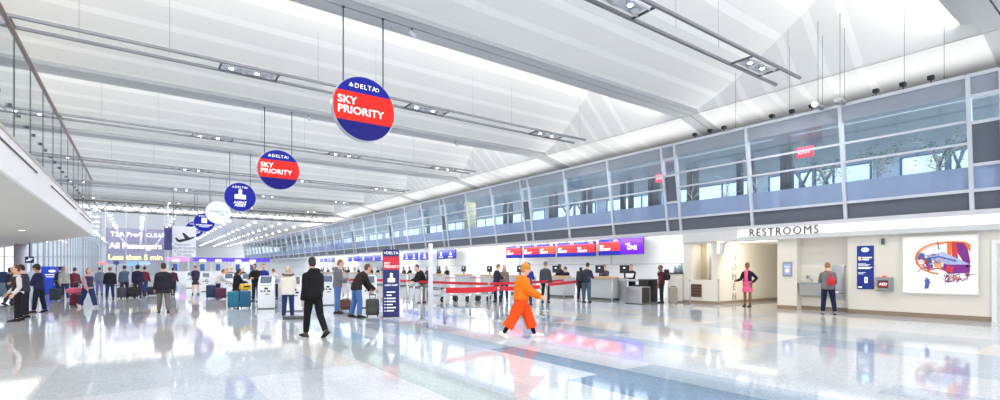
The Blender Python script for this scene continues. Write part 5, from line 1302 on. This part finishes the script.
px_case(211, 298.6, 0.42, 0.28, 0.62, (28, 40, 88), 'tall navy suitcase left of the maroon suitcase')
px_case(221, 299.2, 0.46, 0.28, 0.50, (88, 34, 66), 'maroon suitcase between the navy case and the black coat')
px_person(227, 293, 266.5, 'to', 'stand', 'person in salmon top with light hair behind the kiosks', hair=('short', (206, 176, 140)), top=dict(c=(232, 128, 108), name='sweater'), q=0.018)
px_person(231.5, 294, 267, 'away', 'stand', 'person in grey green top next to the salmon top', hair=('short', (188, 176, 160)), top=dict(c=(106, 112, 108)), q=0.018)
px_person(236.5, 305, 268, 'right+away:0.6', 'type', 'woman with long black hair and black coat behind the teal suitcases', skin='tan', hair=('long', (24, 20, 24)), top=dict(c=(28, 26, 34), inf=0.045, hem=-0.28), bottom=dict(kind='trousers', c=(30, 30, 40)), woman=True, q=0.012)
px_case(233.3, 308.6, 0.38, 0.28, 0.60, (20, 108, 138), 'teal suitcase, left one of the teal pair')
px_case(245.3, 308.2, 0.38, 0.28, 0.60, (14, 92, 126), 'teal suitcase with a yellow bag on its top, right one of the teal pair')
g = ground(245.3, 308.2)
t = thing('tote_bag', 'yellow bag sitting on the right hand teal suitcase', 'bag', (g.x, g.y, 0.69), 0.3)
MB().bbox(-0.19, 0.19, -0.11, 0.11, 0.005, 0.22, 0.05, seg=3).build('bag_body', mat('bag_yellow', (216, 172, 46), 0.7, vary=0.12), t)
MB().tube([(-0.1, -0.02, 0.2), (-0.08, -0.02, 0.3), (0.08, -0.02, 0.3), (0.1, -0.02, 0.2)], [0.011] * 4, 8).bbox(-0.12, 0.12, -0.115, -0.1, 0.1, 0.16, 0.004, seg=1).build('bag_handle', BLACK, t)
px_person(243, 288, 268, 'to', 'stand', 'dark haired person far behind the teal suitcases', hair=('short', (40, 40, 40)), top=dict(c=(48, 60, 52)), q=0.02)
px_person(256, 301.5, 263, 'to+left:0.6', 'type', 'man in black jacket leaning over a kiosk, left of the blue jacket', hair=('short', (30, 26, 26)), skin='tan', top=dict(c=(34, 32, 36), inf=0.04), q=0.012)
px_person(263.5, 300, 263.5, 'to', 'type', 'man in bright blue jacket behind the large kiosk', hair=('short', (40, 34, 34)), top=dict(c=(40, 52, 142), inf=0.03), q=0.014)
B, W = px_person(274.5, 299, 268, 'away+left:0.5', 'type', 'person in pale shirt with a waist bag, between the large kiosk and white parka', hair=('short', (96, 74, 62)), top=dict(c=(206, 204, 206), name='shirt'), bottom=dict(kind='trousers', c=(52, 44, 52)), q=0.012)
c = W['Sp'](0.06)
t = thing('waist_bag', 'lilac grey bag worn at the waist over the pale shirt', 'bag', (c.x, c.y, c.z))
M2 = W['M'].to_3x3().normalized().to_4x4()
MB().bbox(-0.16, 0.16, -0.28, -0.15, -0.06, 0.12, 0.05, seg=3, M=M2).build('bag_body', mat('bag_lilac', (150, 146, 178), 0.7), t)
MB().tube([M2 @ Vector((0.19 * math.cos(a), 0.155 * math.sin(a), 0.03)) for a in [PI * k / 10 for k in range(-10, 11)]], [(0.014, 0.006)] * 21, 6).build('strap', BLACK, t)
px_person(288, 318.5, 266.5, 'away', 'hold', 'person in white parka with fur trimmed hood and blue jeans seen from behind', hair=('beanie', (196, 176, 150)), top=dict(c=(228, 222, 210), inf=0.05, hem=-0.14, fur=(120, 104, 84), hood=True, collar=True), bottom=dict(kind='trousers', c=(36, 52, 96)), shoes=(210, 206, 200), q=0.009)
g = ground(304, 319)
t = thing('weighing_platform', 'flat grey scale platform on the floor right of the white parka', 'floor scale', (g.x, g.y + 0.3, 0), -0.3)
MB().bbox(-0.5, 0.22, -0.3, 0.3, 0.0, 0.09, 0.012).build('platform', DSTEEL, t); MB().bbox(-0.47, 0.19, -0.27, 0.27, 0.09, 0.10, 0.003, seg=1).build('steel_plate', STEEL, t)
px_person(313.5, 337, 255.5, 'away+left:0.6', dict(lean=4, head=(4, -12), armL=(-6, 8, 22, 10), armR=(6, 8, 24, 10), legL=(14, -1, 4), legR=(-16, -1, 18)), 'man in black hoodie, black trousers and white soled shoes walking away in the foreground', hair=('short', (36, 30, 30)),
          top=dict(c=(24, 24, 28), inf=0.04, hem=-0.10, hood=True, name='hoodie'), bottom=dict(kind='trousers', c=(24, 24, 28)), shoes=(84, 72, 70), q=0.008)
px_person(337.5, 313.5, 259, 'right+to:0.1', 'hold', 'man in grey hoodie and blue jeans standing upright at the kiosk', hair=('short', (126, 88, 66)), top=dict(c=(112, 114, 118), inf=0.035, hood=True, name='hoodie'), bottom=dict(kind='trousers', c=LJEANS, inf=0.022), shoes=(50, 50, 56), q=0.009)
px_person(356.5, 317.5, 266, 'right+away:0.2', 'bend', 'man in dark brown sweater and blue jeans bent forward over a kiosk', hair=('short', (88, 62, 50)), top=dict(c=(50, 40, 42), inf=0.035, hem=-0.12, name='sweater'), bottom=dict(kind='trousers', c=(76, 112, 164), inf=0.024), shoes=(40, 36, 36), hmin=1.78, q=0.009, fat=1.12)
px_case(372.5, 316.8, 0.40, 0.27, 0.50, (78, 80, 78), 'dark grey soft suitcase standing between the bent man and the totem', soft=True, handle=0.12)
px_case(345.5, 311.2, 0.36, 0.26, 0.36, (104, 64, 50), 'small brown suitcase between the two men in jeans', soft=True)
# ---------------------------------------------------------------- queue and counters
px_person(423, 303, 266.5, 'left+to:0.4', 'stoop', 'dark clad person stooping over the red queue belts left of the pylon', hair=('short', (34, 30, 30)), top=dict(c=(30, 30, 30), inf=0.05), bottom=dict(kind='trousers', c=(110, 100, 96)), hmin=1.75, q=0.014)
px_person(496.5, 302, 263.5, 'right+away:0.4', 'hold', 'man in navy jacket standing by the baggage carts', hair=('short', (112, 84, 66)), top=dict(c=(38, 42, 62), inf=0.035), bottom=dict(kind='trousers', c=(38, 40, 50)), q=0.014)
px_person(504.3, 301, 264.5, 'to', 'stand', 'woman with long dark hair and taupe coat beside the navy jacket', hair=('long', (40, 32, 32)), top=dict(c=(124, 110, 100), inf=0.03, hem=-0.15), bottom=dict(kind='trousers', c=(44, 60, 110)), woman=True, q=0.014)
px_person(521, 337.5, 260.5, 'right', dict(lean=8, head=(6, 0), armL=(36, 4, 28, 6), armR=(40, 6, 26, 6), legL=(24, 1, 4), legR=(-24, 1, 9), curl=55), 'person in bright orange padded coat and wide orange trousers striding through the queue area', hair=('beanie', (206, 138, 52)), woman=True,
          top=dict(c=(248, 122, 24), inf=0.075, hem=-0.02, collar=True), bottom=dict(kind='wide', c=(252, 84, 26), len=0.62, socks=(26, 24, 28), inf=0.065), shoes=(238, 236, 232), q=0.008)
px_person(527.5, 305, 262, 'away+right:0.3', 'type', 'man in blue top half hidden behind the orange coat', hair=('short', (40, 34, 32)), top=dict(c=(44, 54, 140)), bottom=dict(kind='trousers', c=(60, 62, 76)), q=0.016)
px_person(545.3, 302.5, 261, 'away+right:0.3', 'stand', 'man in slate grey overcoat and flat grey cap at the counter', hair=('cap', (120, 118, 122)), top=dict(c=(66, 72, 82), inf=0.035, hem=-0.16), bottom=dict(kind='trousers', c=(34, 36, 46)), q=0.012)
px_person(586.5, 302.5, 261.8, 'away+right:0.5', 'type', 'traveller in dark jacket and grey jeans leaning on the tan counter', hair=('short', (34, 30, 30)), top=dict(c=(44, 50, 66), inf=0.03), bottom=dict(kind='trousers', c=(76, 92, 112), inf=0.024), q=0.012)
B, W = px_person(580.8, 301.5, 267, 'away+right:0.2', 'stand', 'person mostly hidden behind the traveller at the tan counter', hair=('short', (40, 36, 36)), top=dict(c=(50, 56, 66)), q=0.018)
backpack(W, (52, 58, 72), 'grey backpack on the back of the person behind the leaning traveller')
B, W = px_person(661.5, 303, 264.8, 'left+away:0.1', 'stand', 'bearded man in maroon jacket and black trousers near the service counter', skin='brown', hair=('buzz', (70, 62, 58)), top=dict(c=(92, 36, 44), inf=0.025, vest=(84, 34, 42)), bottom=dict(kind='trousers', c=(28, 28, 34)), q=0.010)
backpack(W, (34, 30, 36), 'black backpack worn by the man in the maroon jacket', 1.05)
px_case(673.2, 304.3, 0.34, 0.26, 0.66, (150, 144, 128), 'tall beige grey suitcase behind the man with the black backpack', handle=0.02)
px_person(747.5, 306.6, 262.3, 'to+left:0.35', dict(lean=0, head=(2, 8), armL=(-14, 40, 88, 50), armR=(12, 20, 62, -16), legL=(4, 1, 2), legR=(-3, 1, 0), curl=50), 'woman in bright pink dress and dark navy jacket, hand on hip, in the restroom entrance', skin='brown', hair=('bun', (36, 28, 26)),
          top=dict(c=(34, 28, 44), scarf=(240, 130, 170), open=True), bottom=dict(kind='dress', c=(238, 96, 150), hem=-0.36, flare=0.0), shoes=(30, 26, 30), woman=True, q=0.008)
B, W = px_person(828, 314.3, 261.5, 'away+left:0.1', dict(lean=7, head=(24, 0), armL=(26, 10, 84, 40), armR=(20, 10, 50, 30), legL=(0, 4, 2), legR=(0, 7, 2)), 'man in grey sweater and navy trousers bending to the drinking fountain', hair=('short', (150, 100, 62)), top=dict(c=(122, 114, 118), inf=0.03, hem=-0.12, name='sweater'), bottom=dict(kind='trousers', c=(30, 34, 62)), shoes=(150, 146, 148), q=0.008)
M2 = W['M'].to_3x3().normalized().to_4x4(); c = W['Sp'](0.12)
t = thing('drawstring_bag', 'small red bag slung across the back of the man at the fountain', 'bag', tuple(c))
MB().tube([M2 @ Vector(v) for v in ((0.06, -0.20, -0.06), (0.065, -0.205, 0.02), (0.07, -0.20, 0.12), (0.06, -0.185, 0.21))], [(0.10, 0.035), (0.115, 0.06), (0.08, 0.045), (0.025, 0.02)], 14, right=M2.to_3x3() @ Vector((1, 0, 0)), cap='round').build('bag_body', mat('bag_red', (204, 26, 46), 0.6, vary=0.1), t)
MB().tube([M2 @ Vector(v) for v in ((0.06, -0.19, 0.20), (0.03, -0.18, 0.30), (-0.08, -0.08, 0.385), (-0.10, 0.10, 0.34), (0.0, 0.19, 0.18), (0.16, 0.10, 0.02), (0.12, -0.17, -0.04))], [0.008] * 7, 6).build('cord', mat('bag_red', (204, 26, 46)), t)
# ---- clerks behind the counters
XCL = 19.15
def clerk(u, H, pose, label, skin, hair, c, face=(-1, -0.1), q=0.018, woman=False, X=XCL, **top):
    p = at_x(u, 270, X)
    d = dict(c=c); d.update(top)
    return person((X, p.y, 0), face, H, pose, label, skin=skin, hair=hair, top=d, bottom=dict(kind='trousers', c=(32, 34, 48)), woman=woman, q=q)
clerk(632, 1.72, 'hold', 'clerk in dark uniform holding a white paper behind the steel baggage block', 'light', ('short', (128, 88, 62)), (48, 40, 58), q=0.010)
p = at_x(631, 274, XCL - 0.32)
t = MB().bbox(-0.006, 0.006, -0.2, 0.2, -0.11, 0.11, 0.002, seg=1).build('paper_sheet', mat('paper_white', (244, 240, 246), 0.6)); t.location = (XCL - 0.36, p.y + 0.03, 1.17); t.rotation_euler = (0, 0.5, 0)
tag(t, 'white sheet of paper held by the clerk behind the steel block', 'paper')
clerk(606, 1.72, 'type', 'clerk with grey patterned shirt between two black computer screens', 'light', ('short', (104, 66, 54)), (84, 76, 92), q=0.012)
clerk(561, 1.78, 'type', 'clerk in black uniform with short dark hair, standing upright left of the stooping colleague', 'brown', ('short', (34, 28, 28)), (34, 32, 36), q=0.014)
clerk(567, 1.66, 'stoop', 'clerk with wavy brown hair stooping over the counter', 'light', ('curly', (92, 64, 52)), (40, 38, 44), face=(-1, -0.5), q=0.014, woman=True)
cl = [(447.5, 'clerk in black with pale face sitting low behind the baggage carts', ('short', (80, 60, 48)), (32, 36, 44)), (439.5, 'dark haired clerk just right of the white pylon', ('bob', (34, 30, 30)), (36, 38, 40)),
      (410.3, 'clerk in black directly right of the totem, second one', ('bun', (36, 32, 34)), (34, 34, 40)), (404.5, 'clerk in grey directly right of the totem, first one', ('short', (60, 52, 50)), (64, 66, 70)),
      (378.5, 'clerk far behind the bent man, beside the totem', ('short', (60, 46, 44)), (58, 46, 58)), (359, 'clerk with very dark hair far behind the brown sweater', ('short', (30, 30, 34)), (50, 52, 60)),
      (349, 'far clerk in dark clothes between the two men in jeans, right one', ('bob', (44, 38, 40)), (44, 42, 50)), (346, 'far clerk in maroon between the two men in jeans, left one', ('short', (48, 40, 40)), (92, 44, 58)),
      (328.5, 'far clerk in black left of the grey hoodie', ('short', (36, 34, 36)), (42, 42, 50)), (322, 'far clerk in dark blue right beside the black hoodie', ('short', (54, 44, 42)), (40, 44, 72))]
cl += [(339.5, 'far clerk in grey right behind the grey hoodie', ('short', (40, 36, 38)), (92, 94, 102)), (366, 'far clerk in black second left of the totem', ('bun', (34, 30, 32)), (36, 36, 44)), (372, 'far clerk in brown next to the totem left edge', ('short', (90, 62, 50)), (86, 66, 58)),
       (428, 'dark haired clerk in grey just left of the white pylon', ('short', (38, 34, 34)), (78, 78, 84)), (397.5, 'clerk in white shirt whose head shows at the totem right edge', ('short', (52, 44, 42)), (186, 186, 190))]
for u, lb, hr, c in cl:
    clerk(u, 1.68, 'type', lb, random.choice(['light', 'tan', 'brown']), hr, c, q=0.02, face=(-1, -0.3))
# ---- baggage carts behind the queue belts
TUBE = mat('cart_tube', (186, 190, 196), 0.3, 0.8)
def cart(u, v, rz, label):
    g = ground(u, v)
    t = thing('baggage_cart', label, 'baggage cart', (g.x, g.y, 0), rz, 'baggage carts behind the belts')
    for y in (-0.3, 0.3):
        MB().tube([(-0.7, y, 0.28), (0.55, y, 0.28), (0.66, y, 0.34), (0.72, y, 1.0), (0.66, y, 1.06)], [0.026] * 5, 10).build('side_rail', TUBE, t)
    for x in (-0.65, -0.3, 0.05, 0.4): MB().cyl((x, -0.3, 0.28), (x, 0.3, 0.28), 0.02, 8).build('deck_bar', TUBE, t)
    MB().cyl((0.66, -0.3, 1.06), (0.66, 0.3, 1.06), 0.022, 10).build('push_bar', mat('cart_red', (196, 40, 50), 0.4), t)
    MB().cyl((0.69, -0.3, 0.7), (0.69, 0.3, 0.7), 0.014, 8).build('cross_bar', TUBE, t)
    MB().tube([(-0.68, -0.3, 0.28), (-0.72, -0.3, 0.62), (-0.72, 0.3, 0.62), (-0.68, 0.3, 0.28)], [0.016] * 4, 8).build('front_hoop', TUBE, t)
    for x, y in ((-0.55, -0.3), (-0.55, 0.3), (0.5, -0.3), (0.5, 0.3)):
        w_ = MB().tube([(x, y - 0.025, 0.13), (x, y + 0.025, 0.13)], [0.13] * 2, 18).build('wheel', RUBBER, t)
        MB().tube([(x, y - 0.03, 0.13), (x, y + 0.03, 0.13)], [0.05] * 2, 12).box(x - 0.02, x + 0.02, y - 0.012, y + 0.012, 0.13, 0.28).build('hub', DSTEEL, w_)
    return t
cart(443, 301.5, 0.5, 'baggage cart with black wheels nearest the white pylon')
cart(468, 301, 0.45, 'middle baggage cart with black wheels behind the red belt')
cart(489, 301, 0.4, 'baggage cart with black wheels beside the navy jacket')
# ---- left edge: trolley, bag carrier, signs
g = ground(3, 301)
t = thing('service_trolley', 'blue grey wheeled service trolley at the left edge of the hall', 'trolley', (g.x, g.y, 0), 0.4)
BG_ = mat('trolley_blue_grey', (112, 132, 158), 0.4, 0.2)
MB().bbox(-0.6, 0.5, -0.35, 0.35, 0.22, 0.95, 0.04).build('trolley_body', BG_, t); MB().bbox(-0.62, 0.52, -0.37, 0.37, 0.95, 1.0, 0.02).build('tray_top', STEELP, t)
MB().tube([(0.5, -0.3, 0.9), (0.66, -0.3, 1.05), (0.66, 0.3, 1.05), (0.5, 0.3, 0.9)], [0.018] * 4, 8).build('push_handle', DSTEEL, t)
for x in (-0.45, 0.38):
    for y in (-0.28, 0.28): MB().tube([(x, y - 0.03, 0.11), (x, y + 0.03, 0.11)], [0.11] * 2, 16).box(x - 0.02, x + 0.02, y - 0.02, y + 0.02, 0.11, 0.24).build('wheel', RUBBER, t)
B, W = px_person(9.5, 305, 267, 'right+away:0.3', 'stroll', 'person in dark clothes with a navy backpack at the far left edge', hair=('short', (70, 52, 46)), top=dict(c=(70, 70, 84)), bottom=dict(kind='trousers', c=(52, 58, 78)), q=0.018)
backpack(W, (40, 58, 104), 'navy blue backpack on the person at the left edge')
YS = 34.5
p, q = at_y(25, 256.5, YS), at_y(34, 263, YS)
t = thing('flight_sign', 'small dark blue sign with a white aeroplane on the left, near the lilac column', 'sign', ((p.x + q.x) / 2, YS, 0))
w, z0, z1 = q.x - p.x, q.z, p.z
MB().bbox(-w / 2, w / 2, -0.04, 0.04, z0, z1, 0.01, seg=1).build('panel', NAVYS, t)
MB().prism([(w * a, z0 + (z1 - z0) * c_) for a, c_ in ((-0.36, 0.28), (0.10, 0.36), (0.38, 0.66), (0.36, 0.76), (0.14, 0.68), (-0.06, 0.86), (-0.14, 0.84), (-0.06, 0.62), (-0.26, 0.44), (-0.38, 0.46))], -0.048, -0.04, 'y').build('aeroplane_pictogram', WHITEL, t)
MB().cyl((0, 0, z1 - 0.02), (0, 0, 2.81), 0.03, 8).build('hanging_rod', DSTEEL, t)
g = ground(52, 294.5)
t = thing('advertising_totem', 'bright blue upright advertising totem behind the pale grey top', 'totem sign', (g.x, g.y, 0), -math.atan2(g.x, g.y))
MB().bbox(-0.46, 0.46, -0.12, 0.12, 0.05, 1.62, 0.02).build('board', mat('totem_bright_blue', (30, 66, 190), 0.35, emit=0.15, vary=0.1), t); MB().box(-0.5, 0.5, -0.2, 0.2, 0, 0.05).build('base_plate', DSTEEL, t)
MB().ell((0, -0.125, 1.35), (0.16, 0.006, 0.08)).box(-0.3, 0.3, -0.126, -0.12, 1.12, 1.17).box(-0.26, 0.26, -0.126, -0.12, 1.0, 1.04).build('lettering', WHITEL, t)
YR = 55.0
for (u0, u1, v0, v1, c, nm, lb) in [(98, 106.5, 262, 264.5, (222, 138, 130), 'red_wall_strip', 'small coral red strip sign left of the waiting time board'), (113, 119.5, 260.5, 265, (50, 58, 110), 'oval_sign', 'small dark oval sign below the yellow waiting time'),
                                    (127, 137, 261.5, 266, (120, 170, 226), 'queue_screen', 'light blue queue screen under the waiting time board, left one'), (139, 150, 261.5, 265, (150, 186, 214), 'queue_screen', 'pale blue queue screen under the waiting time board, right one')]:
    p, q = at_y(u0, v0, YR), at_y(u1, v1, YR); w = q.x - p.x; h = p.z - q.z
    t = thing(nm, lb, 'sign', ((p.x + q.x) / 2, YR, 0))
    m = mat('signc_%d_%d_%d' % c, c, 0.4, emit=0.25)
    if nm == 'oval_sign': MB().tube([(0, -0.03, q.z + h / 2), (0, 0.03, q.z + h / 2)], [(w / 2, h / 2)] * 2, 24, right=(1, 0, 0)).build('panel', m, t)
    else: MB().bbox(-w / 2, w / 2, -0.04, 0.04, q.z, p.z, 0.01, seg=1).build('panel', m, t)
    MB().cyl((0, 0.03, 0), (0, 0.03, q.z + h / 2), 0.03, 8).lathe([(0.2, 0), (0.2, 0.02), (0.03, 0.04)], (0, 0.03, 0), 14).build('stand', DSTEEL, t)
# ================================================================== MEZZANINE FURNISHING (seen through the glass)
XMZ = 22.3
DC = mat('dark_post', (54, 58, 70), 0.5)
first = None
for k, (u, v) in enumerate([(584, 185), (590, 185), (623, 180), (631, 180), (651, 175), (657, 175), (551, 190), (556, 190), (690, 180), (696, 180), (752, 170), (784, 172), (790, 172), (740, 175), (505, 205), (511, 205), (428, 215), (392, 222)]):
    p = at_x(u, v, XMZ)
    if first is None:
        first = MB().bbox(-0.12, 0.12, -0.12, 0.12, 0, 2.85, 0.02).bbox(-0.16, 0.16, -0.16, 0.16, 0, 0.08, 0.01).build('column_mezzanine', DC); struct(first); first.location = (XMZ, p.y, 3.66)
    else:
        c = first.copy(); COL.objects.link(c); c.location = (XMZ, p.y, 3.66)
p = at_x(470, 215, 20.6)
t = MB().tube([(0, 0, 0), (0, 0, 2.88)], [0.45] * 2, 24).build('column_tan', mat('tan_column', (216, 196, 158), 0.5, vary=0.04)); struct(t); t.location = (20.6, p.y, 3.66)
EXR = mat('exit_red', (236, 70, 84), 0.4, emit=0.7)
for k, (u, v, lb) in enumerate([(805, 152, 'red illuminated hanging sign behind the large right hand glass pane'), (661, 178, 'red illuminated hanging sign at the narrow dark pane of the glass wall'), (648, 164, 'small orange red lit sign high behind the glass wall')]):
    p = at_x(u, v, 20.9)
    t = thing('exit_sign', lb, 'sign', (20.9, p.y, p.z), 0, 'red lit signs upstairs')
    s = 1.0 if k < 2 else 0.6
    MB().bbox(-0.05, 0.05, -0.3 * s, 0.3 * s, -0.2 * s, 0.2 * s, 0.015).build('lit_box', EXR, t)
    text('lettering', 'EXIT', 0.22 * s, WHITEL, t, (-0.055, 0, 0), FACE_X, bold=0.02)
    MB().cyl((0, 0, 0.18 * s), (0, 0, 6.56 - p.z), 0.02, 8).build('hanging_rod', DSTEEL, t)
# cross braces in front of the bright end windows
BR = mat('brace_blue_grey', (74, 92, 112), 0.5, 0.2)
for k, (u0, u1, lb) in enumerate([(792, 838, 'blue grey cross brace behind the glass near the red sign'), (930, 968, 'blue grey cross brace behind the rightmost large pane'), (560, 590, 'blue grey cross brace far along behind the glass')]):
    y0, y1 = at_x(u1, 150, 25.5).y, at_x(u0, 150, 25.5).y
    t = thing('cross_brace', lb, 'brace', (25.5, y0, 3.66), 0, 'steel braces upstairs')
    w = y1 - y0
    MB().tube([(0, 0, 0.9), (0, w / 2, 2.8), (0, w, 0.9)], [0.08] * 3, 8).build('brace_bar', BR, t); MB().tube([(0, 0, 2.8), (0, w / 2, 0.9), (0, w, 2.8)], [0.08] * 3, 8).build('brace_bar', BR, t)
    MB().cyl((0, w / 2, 0), (0, w / 2, 2.85), 0.09, 10).build('brace_post', BR, t)
# indoor trees
LEAFM = mat('leaf_green', (96, 122, 84), 0.6, vary=0.35, scale=5); BARKM = mat('bark_grey', (196, 190, 180), 0.7)
def tree(u, v, label, seed, h=2.6, leafy=True):
    r = random.Random(seed); p = at_x(u, v, 21.6)
    t = thing('indoor_tree', label, 'tree', (21.6, p.y, 3.66), 0, 'trees on the upper floor')
    MB().lathe([(0.2, 0), (0.26, 0.4), (0.24, 0.42), (0.2, 0.4)], n=18).build('pot', mat('pot_grey', (110, 110, 116), 0.5), t)
    br = MB(); tips = []
    br.tube([(0, 0, 0.3), (0.02, 0.03, h * 0.5), (0, 0, h * 0.62)], [0.035, 0.028, 0.02], 8)
    for k in range(13):
        a = r.uniform(0, 2 * PI); z0 = h * r.uniform(0.3, 0.62); l = r.uniform(0.4, 0.85)
        e = Vector((math.cos(a) * l * 0.7, math.sin(a) * l * 0.9, min(h, z0 + l * r.uniform(0.5, 1.1))))
        m_ = Vector((e.x * 0.5, e.y * 0.5, z0 + (e.z - z0) * 0.65)); br.tube([(0, 0, z0), m_, e], [0.014, 0.010, 0.005], 6); tips += [m_, e]
    br.build('trunk', BARKM, t)
    if leafy:
        lf = MB()
        for q in tips:
            for k in range(16):
                c = q + Vector((r.gauss(0, 0.13), r.gauss(0, 0.13), r.gauss(0, 0.12)))
                R = Matrix.Rotation(r.uniform(0, 6.28), 3, 'Z') @ Matrix.Rotation(r.uniform(-1, 1), 3, 'X')
                lf.add([c + R @ Vector(v) for v in ((-0.05, 0, 0), (0, -0.02, 0.005), (0.06, 0, 0), (0, 0.02, 0.005), (0, 0, -0.004))], [(0, 1, 2, 3), (0, 4, 1), (1, 4, 2), (2, 4, 3), (3, 4, 0)])
        lf.build('foliage', LEAFM, t)
tree(825, 165, 'leafy potted tree behind the glass right of the red sign', 1)
tree(878, 165, 'leafy potted tree behind the last wide pane, left half', 2)
tree(692, 172, 'bare branched potted tree behind the glass above the restroom niche', 3, leafy=False)
tree(757, 178, 'bare branched potted tree behind the glass above the restrooms lettering', 4, leafy=False)
tree(727, 168, 'second bare branched potted tree behind the same wide pane', 5, leafy=False)
tree(938, 155, 'leafy potted tree behind the last wide pane, right end', 6)
